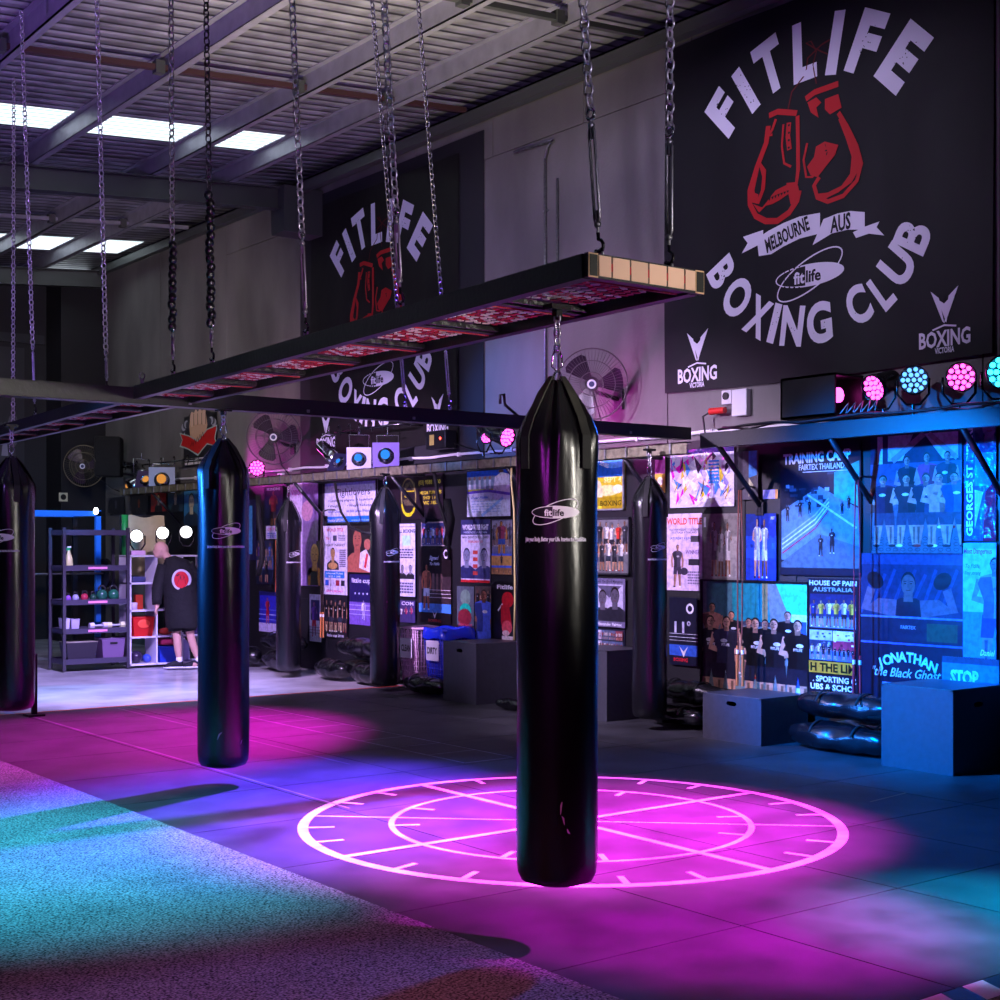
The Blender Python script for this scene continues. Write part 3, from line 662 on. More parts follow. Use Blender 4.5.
# ================================================================ BANNERS
def wallpt(px,py): p=onX(px,py,9.3); return p.y,p.z
def banner(label,yl,yr,z0,z1,bg):
    w=yl-yr; h=z1-z0; rnd=random.Random(3)
    def fold(u,v): 
        return .010*math.sin(u*4.1+v*1.3)+.002*math.sin(u*9+1.7-v*.8)
    def fn(u,v,l): return (9.315-l-fold(u,v)-(.004 if l else 0),yl-u,z0+v)
    t=thing('boxing_banner',label,'banner',(9.3,(yl+yr)/2,z0),0,'black club banners on the concrete wall')
    q=MB(); q.C(bg); n,m=40,30; vs=[];fs=[]
    for k in(0,1):
        for i in range(n+1):
            for j in range(m+1):
                u=w*i/n; v=h*j/m; sag=-.03*math.sin(PI*i/n)*(1-j/m); p=fn(u,v,0); vs.append((p[0]+.004*k,p[1],p[2]+sag))
    o=(n+1)*(m+1)
    for i in range(n):
        for j in range(m):
            a=i*(m+1)+j; fs.append((a,a+m+1,a+m+2,a+1)); fs.append((o+a,o+a+1,o+a+m+2,o+a+m+1))
    q.add(vs,fs,True)
    c=Cv(q,w,h,fn,.00002)
    # all artwork is placed in the design space of the near banner (width 3.53, height 3.27)
    sx=w/3.53; sy=h/3.27
    def D(px,py): y,z=wallpt(px,py); return ((9.62-y)*sx,(z-3.10)*sy)
    G='#dcd8e8'; cu,cvv=(9.62-7.86)*sx,(4.70-3.10)*sy
    for ch,px,py,hh,ww in (('F',722.9,112,.40,.27),('I',745.5,90,.42,.115),('T',769,66,.44,.30),('L',803,50,.46,.25),('I',834,42,.46,.12),('F',866,42,.45,.28),('E',903,57,.45,.31)):
        u,v=D(px,py); a=math.atan2(v-cvv,u-cu)-PI/2; c.text(ch,u,v,hh*sy,G,w=ww*sx,bold=.05,rot=a*.92)
        L0=c.l
        for k in range(16):
            c.l=L0; du,dv=rnd.uniform(-.05,.05),rnd.uniform(-.16,.16); c.ell(u+du*math.cos(a)-dv*math.sin(a),v+du*math.sin(a)+dv*math.cos(a),rnd.uniform(.003,.008),rnd.uniform(.003,.008),bg,n=5)
    for ch,px,py,hh,ww in (('B',720.3,272.3,.32,.24),('O',735.9,297,.35,.34),('X',756.7,316.5,.34,.31),('I',773.6,323,.34,.10),('N',791.8,325.6,.34,.29),('G',819,322.5,.34,.31),('C',857,304.5,.32,.25),('L',880,291,.32,.17),('U',895.8,264.5,.34,.29),('B',911.9,236,.34,.25)):
        u,v=D(px,py); a=math.atan2(v-cvv,u-cu)+PI/2; c.text(ch,u,v,hh*sy*.93,G,w=ww*sx*.86,bold=.04,rot=a)
        L0=c.l
        for k in range(9):
            c.l=L0; c.ell(u+rnd.uniform(-.06,.06),v+rnd.uniform(-.1,.1),rnd.uniform(.003,.006),rnd.uniform(.003,.006),bg,n=5)
    # gloves (coordinates from the print)
    R='#b01c22'
    Z=lambda pts:[D(660+x*.34,y*.34) for x,y in pts]
    c.line(Z([(375,320),(385,270),(425,215),(430,170),(470,130),(495,115)]),.014,'#5a1416'); c.line(Z([(455,245),(445,190),(455,150),(440,120),(425,125),(450,140),(470,150),(495,160)]),.012,'#5a1416')
    def blob(pts): c.poly(Z(pts),R)
    def hole(pts): c.poly(Z(pts),bg)
    # left glove
    c.line(Z([(320,340),(345,328),(400,332)]),.05,R)
    c.line(Z([(318,370),(312,420),(285,490),(262,560),(262,600),(280,635),(310,650),(345,650),(380,625),(402,590),(408,560)]),.055,R)
    c.line(Z([(402,340),(404,420),(405,500),(400,540),(372,545)]),.04,R)
    c.line(Z([(340,350),(330,380),(318,400),(330,395)]),.028,R)
    c.line(Z([(362,365),(358,430),(365,480),(385,490)]),.022,R); c.line(Z([(378,360),(375,400),(380,440)]),.05,R)
    for k in range(4): c.ell(*D(660+378*.34,(368+22*k)*.34),.012,.012,bg,n=6)
    blob([(290,470),(312,500),(308,555),(290,600),(268,595),(265,560)]); hole([(292,490),(300,520),(296,560),(284,588),(276,560)])
    blob([(272,600),(300,610),(340,560),(370,545),(405,545),(410,575),(395,610),(384,600),(378,570),(350,590),(330,600),(310,605),(290,625)])
    for k in range(9): hole([(300+k*9,592-k*4),(304+k*9,600-k*4),(308+k*9,584-k*3)])
    # right glove
    c.line(Z([(425,290),(450,270),(520,245)]),.05,R); blob([(430,300),(455,285),(470,300),(455,315),(462,345),(440,330)]); blob([(480,290),(520,275),(530,315),(495,335),(480,320)])
    c.line(Z([(520,330),(545,370),(575,430),(588,480),(575,530),(535,575),(490,592),(460,580),(450,545),(465,520)]),.04,R)
    blob([(535,340),(550,375),(580,450),(585,490),(560,535),(520,565),(480,585),(455,570),(490,565),(530,545),(555,510),(560,460),(540,400),(520,350)])
    c.line(Z([(430,420),(420,470),(428,520),(445,520),(480,470)]),.022,R); blob([(455,430),(480,415),(520,425),(510,455),(490,480),(460,520),(440,515),(430,490),(450,460)])
    for k in range(6): a=k*PI/3; p=D(660+490*.34,440*.34); c.line([(p[0],p[1]),(p[0]+.07*math.cos(a),p[1]+.07*math.sin(a))],.012,bg)
    # ribbon
    N=lambda pts:[D(680+x*.26,180+y*.26) for x,y in pts]
    c.poly(N([(238,218),(318,192),(318,262),(298,250),(232,282),(256,242)]),G)
    c.poly(N([(660,200),(700,180),(762,158),(750,180),(780,212),(720,205),(672,222)]),G)
    top=[(292,225),(340,195),(400,165),(460,140),(535,125)]; bot=[(300,292),(350,285),(400,255),(460,225),(535,205)]
    for i in range(4): c.l-=(0 if i==0 else 1); c.poly(N([top[i],bot[i],bot[i+1],top[i+1]]),G)
    top=[(548,150),(600,128),(650,118),(705,122)]; bot=[(508,250),(580,205),(640,190),(705,190)]
    for i in range(3): c.l-=(0 if i==0 else 1); c.poly(N([top[i],bot[i],bot[i+1],top[i+1]]),G)
    c.l+=130; p=D(680+410*.26,180+210*.26); c.text('MELBOURNE',p[0],p[1],.12*sy,bg,w=.50*sx,bold=.03,rot=.25)
    p=D(680+613*.26,180+163*.26); c.text('AUS',p[0],p[1],.13*sy,bg,w=.21*sx,bold=.03,rot=.02)
    p=D(680+495*.26,180+366*.26); W=.74*sx
    logo(c,p[0],p[1],W,dark=bg,lit=G)
    for (vx,vy,sc_) in ((697,347,1.0),(944,307,.95)):
        u,v=D(vx,vy); k=.145*sc_
        c.poly([(u-k*.9,v+k),(u-k*.35,v+k*.55),(u,v-k*.9),(u-k*.12,v-k*.8)],G); c.poly([(u+k*.95,v+k*1.1),(u+k*.12,v-k*.8),(u,v-k*.9),(u+k*.3,v+k*.6)],G); c.poly([(u-k*.45,v+k*.5),(u,v+k*.2),(u+k*.4,v+k*.5),(u+.02,v-k*.9)],G)
        c.poly([(u-k*.1,v+k*.6),(u+k*.05,v+k*.75),(u,v-k*.4)],bg)
        c.line([(u-k*.8,v-k*1.22),(u,v-k*1.02),(u+k*.8,v-k*1.15)],.014,G)
        c.text('BOXING',u,v-k*1.75,.125*sc_,G,w=.50*sc_*sx,bold=.03); c.text('VICTORIA',u,v-k*2.42,.045*sc_,G,w=.19*sc_*sx,bold=.03)
    q.build('printed_cloth','cloth',t,loc=t.location)
    return t
banner('large black club banner at the right, hanging nearest the camera',9.62,6.09,3.10,6.37,'#101014')
banner('smaller looking black club banner farther along the wall, left of the grey conduits',16.42,13.02,2.86,6.16,'#151311')

# ================================================================ WALL RIG (shelf beam above the posters)
q=MB(); q.C('#ffffff'); rig=thing('wall_rig_beam','long worn steel channel running above the posters that carries bags and lamps','beam',(8.74,13,2.45))
q.bx(8.735,8.745,8.75,21.6,2.45,2.56); q.bx(8.735,8.80,8.75,21.6,2.45,2.46); q.bx(8.735,8.80,8.75,21.6,2.55,2.56)
rel(q,'channel','tan',rig)
q=MB()
for i in range(44): q.box((8.728,8.95+i*.29,2.505),(.012,.022,.095))
rel(q,'clips','galv',rig)
for y in (9.6,11.4,13.6,15.9,18.2,20.4):
    q=MB(); q.tube([(8.78,y,2.45),(9.25,y,1.98)],.022,6); q.bx(8.76,9.33,y-.02,y+.02,2.46,2.50); q.box((9.25,y,1.97),(.04,.08,.12)); rel(q,'bracket','rack',rig)
rig2=thing('wall_rig_beam','thick black beam above the training camp poster that carries the stage lamps','beam',(8.72,6,2.5))
q=MB(); q.bx(8.70,8.76,2.5,8.55,2.49,2.62); q.bx(8.76,9.26,2.5,8.55,2.585,2.605); rel(q,'beam_body','rack',rig2)
q=MB(); q.tube([(8.66,2.6+i*.3,2.645+.012*math.sin(i*1.9)) for i in range(20)],.012,5); q.tube([(8.72,2.6+i*.3,2.64+.02*math.sin(i*2.7)) for i in range(20)],.010,5); rel(q,'cables','black',rig2)
for y in (8.35,5.95,7.15,4.6):
    q=MB(); q.tube([(8.73,y,2.49),(9.25,y,1.99)],.024,6); q.box((9.25,y,1.97),(.04,.09,.12)); rel(q,'bracket','rack',rig2)
# ================================================================ FANS
def fan(label,c,r,face,parts=True,shade='#5a4a52'):
    t=thing('wall_fan',label,'fan',c,0,'wall fans above the posters'); f=Vector(face).normalized(); u,w=MB().frame(f)
    q=MB(); q.C(shade)
    def circ(rr,off,rad=.004): q.tube([f*off+u*rr*math.cos(k*2*PI/40)+w*rr*math.sin(k*2*PI/40) for k in range(40)],rad,5,closed=True)
    circ(r,0,.008); circ(r*.66,.05); circ(r*.33,.075); circ(r*.66,-.06)
    for k in range(56):
        a=2*PI*k/56; d=u*math.cos(a)+w*math.sin(a); q.tube([f*.078+d*r*.12,f*.06+d*r*.55,d*r],.0016,3); q.tube([-f*.09+d*r*.12,-f*.07+d*r*.55,d*r],.0016,3)
    q.build('guard','paint',t)
    q=MB(); q.C('#3c2c3c')
    for k in range(3):
        a0=2*PI*k/3+.5; pts=[];n=7
        for i in range(n+1):
            a=a0+i*.13
            for rr,tw in((.14,.01),(.88,.035)):
                d=u*math.cos(a+ (.25 if rr>.5 else 0))+w*math.sin(a+(.25 if rr>.5 else 0)); pts.append(d*r*rr*(1 if 0<i<n or rr<.5 else .9)+f*(tw*(i/n-.5)*2))
        vs=pts+[p-f*.004 for p in pts]; o=len(pts); fs=[]
        for i in range(n): fs+=[(2*i,2*i+1,2*i+3,2*i+2),(o+2*i,o+2*i+2,o+2*i+3,o+2*i+1)]
        q.add(vs,fs,True)
    q.build('blades','gloss',t)
    q=MB(); q.C('#e6e2ee'); q.cyl(f*.078,f*.086,r*.13,seg=20); q.C('#3a3a60'); q.cyl(f*.0862,f*.0868,r*.08,seg=16); q.build('badge','paint',t)
    q=MB(); q.C('#221c24'); q.cyl(-f*.06,-f*.26,r*.2,r*.17,16); 
    wallp=Vector((WX-.01-c[0],-f.y*.1,-.02)); q.tube([-f*.2,-f*.24+Vector((.05,0,-.08)),wallp+Vector((0,0,-.1))],.022,6); q.box(wallp+Vector((0,0,-.1)),(.03,.12,.2)); q.build('motor','paint',t)
    q=MB(); q.C('#1a141c'); q.tube([-f*.2+Vector((0,0,-r*.2)),(wallp*.6)+Vector((0,.1,-r*1.0)),wallp+Vector((-.02,.04,-r*1.35))],.007,5); q.build('cord','paint',t)
    return t
fan('wall fan just left of the large near banner',onX(592,384,8.92),.345,(-.66,-.70,-.12))
fan('wall fan left of the far banner, above the pink stage lamp',onX(274,437,9.0),.37,(-.55,-.8,-.1),shade='#4a3e4c')
fan('dim wall fan in the far corner behind the loudspeaker',onX(84,466,8.45),.34,(-.6,-.75,-.1),shade='#6a6048')
# ================================================================ STAGE LAMPS
def par(label,c,aim,r=.105,L=.26,led='led_blue',body='blackgloss',group='round stage lamps on the right beam',foot=True):
    t=thing('stage_lamp',label,'stage lamp',c,0,group); a=Vector(aim).normalized(); u,w=MB().frame(a); z=Vector((0,0,1))
    q=MB(); q.C('#111114'); q.lathe([(r*.5,-L),(r*.75,-L*.93),(r*.86,-L*.6),(r*.98,-.03),(r*1.06,-.02),(r*1.06,.02),(r*.98,.02),(r*.96,-.01)],(0,0,0),24,axis=a); q.build('housing',body,t)
    q=MB()
    if led in('led_white','amber','bluegel'): q.cyl(-a*.012,-a*.008,r*.9,seg=24)
    else:
        for rr,n in((0,1),(.42,6),(.78,11)):
            for k in range(n):
                d=(u*math.cos(k*2*PI/n)+w*math.sin(k*2*PI/n))*r*rr; q.cyl(d-a*.012,d+a*.002,r*.16,seg=10)
    q.build('lens',led,t)
    q=MB(); q.C('#08080a'); q.cyl(-a*.03,-a*.014,r*.95,seg=24); q.build('reflector','paint',t)
    q=MB(); s=a.cross(z).normalized(); m=-a*L*.45
    if foot: pts=[m+s*r*1.12,m+s*r*1.12-z*.12,m+s*r*.5-z*.2,m-s*r*.5-z*.2,m-s*r*1.12-z*.12,m-s*r*1.12]
    else: pts=[m+s*r*1.12,m+s*r*1.12+z*.16,m+s*r*1.0+z*.2,m-s*r*1.0+z*.2,m-s*r*1.12+z*.16,m-s*r*1.12]
    q.tube(pts,.011,4)
    if foot and c[2]>2.7: q.cyl(m-z*.2,m-z*(c[2]+m.z-2.61),.014,seg=6)
    q.build('yoke','galv' if not foot else 'blackgloss',t)
    return t
par('stage lamp with magenta leds seen nearly edge-on, leftmost on the right beam',onX(874,388,8.95),(-.95,.05,-.35),led='led_mag')
par('stage lamp with blue-white leds, between two magenta ones',onX(914,380,8.95),(-.75,-.62,-.22),led='led_blue')
par('stage lamp with magenta leds facing the lane, right of the blue-white one',onX(961,377,8.95),(-.75,-.66,-.12),led='led_mag')
par('cyan stage lamp cut by the right edge of the view',onX(1004,372,8.95),(-.7,-.68,-.15),led='led_cyan',r=.12)
par('stage lamp glowing pink beside the far wall fan',onX(257,468,8.9),(-.3,-.95,-.1),led='led_mag',group='small stage lamps above the channel')
par('pink stage lamp pointing right, behind the nearest bag',onX(507,437,8.95),(.1,-.95,-.28),led='led_mag',L=.3,group='small stage lamps above the channel')
par('small pink stage lamp pointing down at the left of its twin',onX(487,437,8.95),(-.2,-.9,-.5),led='led_mag',L=.22,r=.07,group='small stage lamps above the channel')
def can(label,c,aim,gel,size=.15,gelcol='#5a5a78'):
    t=thing('par_can',label,'stage lamp',c,0,'chrome lamps with square colour frames'); a=Vector(aim).normalized(); u,w=MB().frame(a); z=Vector((0,0,1)); r=size*.75
    q=MB(); q.lathe([(r*.45,-.42),(r*.8,-.38),(r*.85,-.2),(r*.95,-.18),(r*.95,0)],(0,0,0),20,axis=a); q.build('housing','chrome',t)
    R=Matrix((u,w,a)).transposed()
    q=MB(); q.C(gelcol); vs=[];fs=[]
    n=24; ring=[];sq=[]
    for k in range(n):
        an=2*PI*k/n; c_,s_=math.cos(an),math.sin(an); m_=max(abs(c_),abs(s_)); ring.append(u*c_*r*.82+w*s_*r*.82+a*.012); sq.append((u*c_+w*s_)*(size/m_)+a*.012)
    q.add(ring+sq,[(k,(k+1)%n,n+(k+1)%n,n+k) for k in range(n)]); q.add([p-a*.006 for p in ring+sq],[(k,n+k,n+(k+1)%n,(k+1)%n) for k in range(n)]); q.build('gel_frame','paint',t)
    q=MB(); q.cyl(-a*.05,-a*.045,r*.9,seg=20); q.build('lens','black',t)
    q=MB(); q.ball(-a*.03+z*.02+u*.01,(r*.55,r*.55,r*.55),12,8); q.build('bulb',gel,t)
    s=a.cross(z).normalized(); m=-a*.2
    q=MB(); q.tube([m+s*r,m+s*r*1.1+z*.24,m-s*r*1.1+z*.24,m-s*r],.008,4); q.tube([m+z*.24,m+z*.34],.010,5); q.build('yoke','chrome',t)
    return t
can('chrome lamp with blue glass, rightmost of the three below the far banner',onX(386,456,8.95),(-.62,-.78,-.1),'bluegel',.16,'#6a5aa0')
can('chrome lamp with blue glass and pale frame, middle of the three below the far banner',onX(359,459,8.95),(-.5,-.8,-.35),'bluegel',.15,'#c8c8e8')
can('chrome lamp seen from the side, leftmost of the three below the far banner',onX(338,462,8.95),(.15,-.7,-.5),'bluegel',.13,'#3a3a60')
can('chrome lamp with amber glass in the far group by the loudspeaker',onX(162,480,8.95),(-.5,-.85,-.12),'amber',.2,'#98a8c8')
can('chrome lamp seen from the side in the far group by the loudspeaker',onX(146,480,8.95),(.0,-.85,-.5),'amber',.17,'#5a4a68')
can('chrome lamp facing left at the end of the far group by the loudspeaker',onX(128,488,8.95),(-.95,.3,-.4),'amber',.17,'#2a2a30')
# lamp rail that the far cans hang from
for (a,b2,lab) in ((335,400,'black hanging rail with hooks over the three blue lamps'),(120,195,'black hanging rail with hooks over the far chrome lamps')):
    pa,pb=onX(a,448 if a>300 else 470,9.0),onX(b2,424 if a>300 else 459,9.0); q=MB(); pa.z=pb.z=max(pa.z,pb.z); q.tube([pa,pb],.014,6)
    for k in range(6):
        p=pa.lerp(pb,(k+.5)/6); q.tube([p-Vector((0,0,.05)),p+Vector((0,0,.06)),p+Vector((0,.03,.08)),p+Vector((0,.06,.05))],.008,5)
    for k in(0,1): p=pa.lerp(pb,k); q.tube([p,p+Vector((WX-.01-p.x,0,0))],.012,5)
    tag(q.build('lamp_rail','blackgloss'),lab,'rail')
# control box with red light, speaker, box speaker
t=thing('control_box','small black control box with a red indicator right of the blue lamps','control box',onX(441,440,9.2))
q=MB(); q.C('#0e0e11'); q.box((0,0,0),(.16,.40,.21),bev=.01); q.build('case','paint',t); q=MB(); q.ball((-.082,-.10,.01),(.004,.016,.016),8,6); q.build('indicator','led_red',t); q=MB(); q.C('#a89a50'); q.box((-.081,.07,.0),(.004,.09,.12)); q.build('meter','paint',t)
q=MB(); q.C('#111'.ljust(7,'1')); q.tube([(.05,-.2,-.05),(.1,-.5,-.14),(.12,-.9,-.2)],.008,5); q.build('cord','paint',t)
t=thing('loudspeaker','black loudspeaker mounted high in the far corner','loudspeaker',onX(109,457,8.85)); R=Euler((0,0,-.5)).to_matrix()
q=MB(); q.C('#050506'); q.box((0,0,0),(.42,.46,.66),R,bev=.03); q.build('cabinet','fabric',t); q=MB(); q.C('#08080a'); q.box(R@Vector((-.215,0,.02)),(.01,.40,.58),R); q.build('grille','fabric',t)
q=MB(); q.C('#c8c8d0'); q.box(R@Vector((-.222,0,-.24)),(.004,.07,.02),R); q.build('badge','paint',t); q=MB(); q.tube([(.1,0,-.1),(WX-.02-t.location.x,0,-.1)],.03,6); q.build('wall_mount','rack',t)
t=thing('light_case','black open-sided lamp box glowing magenta inside on the right beam','lamp case',onX(820,404,8.95))
q=MB(); q.C('#0a0a0c'); q.bx(-.16,-.14,-.28,.28,-.12,.22); q.bx(-.16,.2,.26,.28,-.12,.22); q.bx(-.16,.2,-.28,.28,.20,.22); q.bx(-.16,.2,-.28,.28,-.12,-.10); q.bx(.18,.2,-.28,.28,-.12,.22); q.build('case','paint',t)
q=MB(); q.cyl((.02,-.15,.06),(.02,-.18,.06),.06,seg=14); q.build('lens','led_mag',t)
q=MB()
for k in range(5): q.tube([(-.12,-.3-.07*k,-.11),(-.05,-.33-.07*k,-.02),(-.12,-.36-.07*k,-.11)],.006,4)
q.build('wire_stand','galv',t)
t=thing('wall_socket_box','white wall socket with a red plug below the near banner','socket',onX(728,404,9.31))
q=MB(); q.C('#cfcbd4'); q.box((0,.0,.06),(.05,.12,.13),bev=.008); q.box((0,-.16,0),(.06,.18,.24),bev=.008); q.build('housing','paint',t); q=MB(); q.C('#101012'); q.cyl((-.024,0,.07),(-.04,0,.07),.035,seg=14); q.build('outlet','paint',t)
q=MB(); q.C('#c8201c'); q.cyl((-.06,.16,-.06),(-.06,-.02,-.06),.033,.028,12); q.build('plug','paint',t); q=MB(); q.C('#0c0c0e'); q.tube([(-.06,.16,-.06),(-.08,.24,-.1),(-.07,.22,-.25),(-.05,.08,-.36),(-.03,-.05,-.42)],.010,5); q.build('cord','paint',t)
q=MB(); q.C('#d8d4e0'); p=onX(281,478,9.3); q.box(p,(.05,.14,.14),bev=.01); q.C('#22222a'); q.cyl(p+Vector((-.026,0,.02)),p+Vector((-.03,0,.02)),.03,seg=10); tag(q.build('wall_socket','paint'),'white wall socket under the far fan','socket')
q=MB(); q.C('#d8d0b0'); p=Vector((9.0,23.74,onY(64,497,23.7).z)); p.x=onY(64,497,23.7).x; q.box(p,(.15,.02,.15)); q.C('#0c0c0e'); q.cyl(p+Vector((0,-.011,0)),p+Vector((0,-.013,0)),.05,seg=14); tag(q.build('wall_socket','paint'),'cream square outlet on the black corner panel','socket')
# fist sign
p=onX(200,438,9.32); t=thing('fist_sign','cut-out wall sign of a fist behind a red ribbon','sign',p)
q=MB(); q.C('#17171b'); fn=lambda u,v,l:(-l-.012,-u*1.6,v); c=Cv(q,1,1,fn,.0006)
c.rect(-.36,-.42,.36,-.28,'#121216'); fine(c,-.32,-.41,.32,-.29,2,'#d8d0d8',seed=3)
c.poly([(-.3,-.28),(-.36,.2),(-.2,.38),(.0,.42),(.25,.38),(.38,.2),(.3,-.28)],'#232329')
for k in(-1,1):
    for j in range(7): a=j*.45-.6; c.ell(k*.28+.08*math.cos(a)*k,.12+.12*math.sin(a),.05,.06,'#9a9aa4' if j%2 else '#3a3a42')
c.poly([(-.17,-.05),(-.2,.2),(-.16,.4),(.16,.42),(.2,.18),(.14,-.05)],'#c8a080')
for k in range(4): c.ell(-.14+.09*k,.30+.03*math.sin(k),.045,.12,'#d8b498'); c.line([(-.1+.09*k,.2),(-.1+.09*k,.38)],.01,'#3a241c')
c.ell(-.02,.12,.14,.06,'#caa284',rot=.2)
c.poly([(-.42,.12),(-.2,.06),(0,-.04),(.2,.12),(.42,.16),(.38,-.05),(.44,-.18),(.2,-.12),(0,-.28),(-.22,-.16),(-.42,-.1),(-.36,.0)],'#9ab0a8')
c.poly([(-.40,.10),(-.2,.04),(0,-.06),(.2,.10),(.40,.14),(.36,-.05),(.41,-.16),(.2,-.10),(0,-.25),(-.22,-.14),(-.39,-.08),(-.34,.0)],'#b81c1c'); [c.line([(-.16+.06*k,-.12+.03*k),(-.13+.06*k,-.04+.03*k),(-.10+.06*k,-.12+.03*k)],.014,'#3a0808') for k in range(5)]
q.build('sign_face','paint',t); q=MB(); q.C('#101014'); q.bx(-.010,.015,-.56,.56,-.42,.36); q.build('backing','paint',t)
# ================================================================ POSTERS
GP='posters on the black wall panelling'
PBOX=[]
def poster(label,box,draw,bg='#202028',mt='print',frame=None,glass=False,cat='poster',name='poster'):
    xl,yt,yb,xr=box; PBOX.append(1); X=PX-.014-(len(PBOX)%4)*.008
    a=onX(xl,yt,X); b2=onX(xl,yb,X); r_=onX(xr,yb,X); w=a.y-r_.y; h=a.z-b2.z
    t0=Vector((X,a.y,b2.z)); q=MB(); q.C(bg); q.bx(0,.004,-w,0,0,h)
    c=Cv(q,w,h,lambda u,v,l:(-l,-u,v),.00004); c.clip=True
    draw(c,w,h)
    if frame:
        q.C(frame); fr=.018
        for s in((0,w,0,fr),(0,w,h-fr,h),(0,fr,0,h),(w-fr,w,0,h)): q.bx(-.02,0,-s[1],-s[0],s[2],s[3])
    o=q.build(name,mt); o.location=t0; tag(o,label,cat,GP); return o
def photo(c,x0,y0,x1,y1,bgs,seed,people=5,rows=1,tops=('#22242c','#8a2020','#c8c8d0'),arms=('down','cross','guard'),hk=1.0,bots=('#20202c','#303848')):
    """printed group photograph inside u x0..x1, v y0..y1"""
    r=random.Random(seed); n=len(bgs); H=y1-y0; W=x1-x0
    for i,b in enumerate(bgs): c.rect(x0,y0+H*i/n,x1,y0+H*(i+1)/n,b)
    for i in range(10):
        u=r.uniform(x0,x1-W*.12); v=r.uniform(y0+H*.45,y1-H*.12); c.rect(u,v,u+W*.1,v+H*r.uniform(.04,.1),jit(r.choice(bgs),.45,r))
    h=H*(.86 if rows==1 else .60)*hk
    for k in range(rows):
        v0=y0+H*.03+(rows-1-k)*H*.33
        for i in range(people):
            u=x0+W*(i+.5+(.3 if k%2 else -.1)*(rows>1))/people
            if x0+h*.1<u<x1-h*.1: fig(c,u,v0,h*r.uniform(.93,1.03),r.choice(SK),r.choice(tops),r.choice(bots),r.choice(arms),wd=min(1.0,W/people/(h/7.5*2.3)),hair=r.choice(['#1c1410','#3a2a1a','#5a4630']))
def bust(c,cu,v0,h,skin,top,hair='#1a120e',tilt=0):
    """head and shoulders; h = total height"""
    c.poly([(cu-h*.52,v0),(cu-h*.48,v0+h*.28),(cu-h*.2,v0+h*.42),(cu+h*.2,v0+h*.42),(cu+h*.48,v0+h*.28),(cu+h*.52,v0)],top)
    c.poly([(cu-h*.12,v0+h*.34),(cu-h*.11,v0+h*.55),(cu+h*.11,v0+h*.55),(cu+h*.12,v0+h*.34)],skin)
    c.ell(cu,v0+h*.74,h*.19,h*.25,hair,rot=tilt); c.ell(cu,v0+h*.70,h*.175,h*.225,skin,n=18,rot=tilt)
    for s in(-1,1): c.ell(cu+s*h*.075,v0+h*.73,h*.028,h*.012,'#1a1210',n=8); c.line([(cu+s*h*.12,v0+h*.775),(cu+s*h*.04,v0+h*.78)],h*.014,hair)
    c.poly([(cu-h*.02,v0+h*.72),(cu-h*.035,v0+h*.645),(cu+h*.035,v0+h*.645),(cu+h*.02,v0+h*.72)],jit(skin,.18,random.Random(1))); c.line([(cu-h*.06,v0+h*.59),(cu,v0+h*.58),(cu+h*.06,v0+h*.59)],h*.018,'#5a2a28')
def ringrope(c,w,v0,h,cols=('#c02030','#e8e8f0','#2040a0')):
    for i,cc in enumerate(cols): c.rect(0,v0+i*h,w,v0+i*h+h*.14,cc)
# --- left group
def d(c,w,h):
    c.rect(.02,h*.2,w-.02,h-.02,'#1a1c40'); c.text('MUNDINE',w/2,h*.93,h*.07,'#d8e0f8',w=w*.7); fig(c,w*.5,-h*.12,h*1.02,'#9a6448','#7a2430','#2a2030','guard',wd=1.3); c.rect(0,0,w,h*.02,'#101018')
poster('dark poster of a bare-chested boxer, top left of the bag nearest the back',(264,487,526,283),d,'#10122a')
def d(c,w,h): c.text('ON TOUR',w/2,h*.75,h*.2,'#d0208a',w=w*.8); fine(c,w*.08,h*.08,w*.9,h*.5,3,'#3850c8')
poster('small pale card with pink heading under the dark boxer poster',(266,526,539,282),d,'#c8b8e8',cat='card')
def d(c,w,h):
    c.rect(0,0,w*.45,h,'#e0c8f0'); c.ell(w*.62,h*.72,w*.2,h*.1,'#c890b0'); c.poly([(w*.45,h*.1),(w*.5,h*.6),(w*.9,h*.62),(w,h*.1)],'#7a5a90'); c.text('VISION',w*.25,h*.9,h*.05,'#b01890',w=w*.4)
poster('tall pinkish event poster partly behind the slim bag',(290,483,585,318),d,'#8a6aa8')
def d(c,w,h): photo(c,.01,.01,w-.01,h-.01,['#18203a','#3a4a7a','#2a2a4a'],5,3,2,('#3a50a0','#101420','#5a3a80'))
poster('dark blue team photo left of the orange poster',(256,540,584,274),d,'#101020')
def d(c,w,h):
    c.rect(w*.1,h*.15,w*.9,h*.6,'#d0d8f0'); fig(c,w*.5,h*.2,h*.7,'#8a4a30','#f0e0d0','#202020','cross'); c.rect(w*.2,h*.2,w*.8,h*.35,'#20b070'); c.text('FIT',w*.5,h*.9,h*.06,'#401008')
poster('orange flyer tucked behind the slim bag',(275,540,607,296),d,'#d86a4a')
def d(c,w,h):
    c.rect(0,0,w,h*.22,'#c8c0f0'); c.rect(w*.05,h*.22,w*.95,h*.9,'#2a28b0'); ringrope(c,w,h*.3,h*.12,('#8090ff','#c0c8ff','#6070e0')); fig(c,w*.4,h*.2,h*.66,'#c06080','#b02040','#a01830','guard')
poster('blue photo of a boxer in red in the ring, lowest at the left',(259,591,631,281),d,'#1c1c60')
def d(c,w,h): c.rect(0,0,w,h,'#3a3434'); c.rect(0,h*.6,w*.5,h,'#55504a'); bust(c,w*.55,0,h*.95,'#c8a050','#c89040','#e0c060'); c.poly([(w*.2,0),(w*.25,h*.3),(w*.75,h*.3),(w*.85,0)],'#28382c')
poster('poster of an athlete in dark green against grey, right of the slim bag',(308,541,585,320),d,'#2a2828')
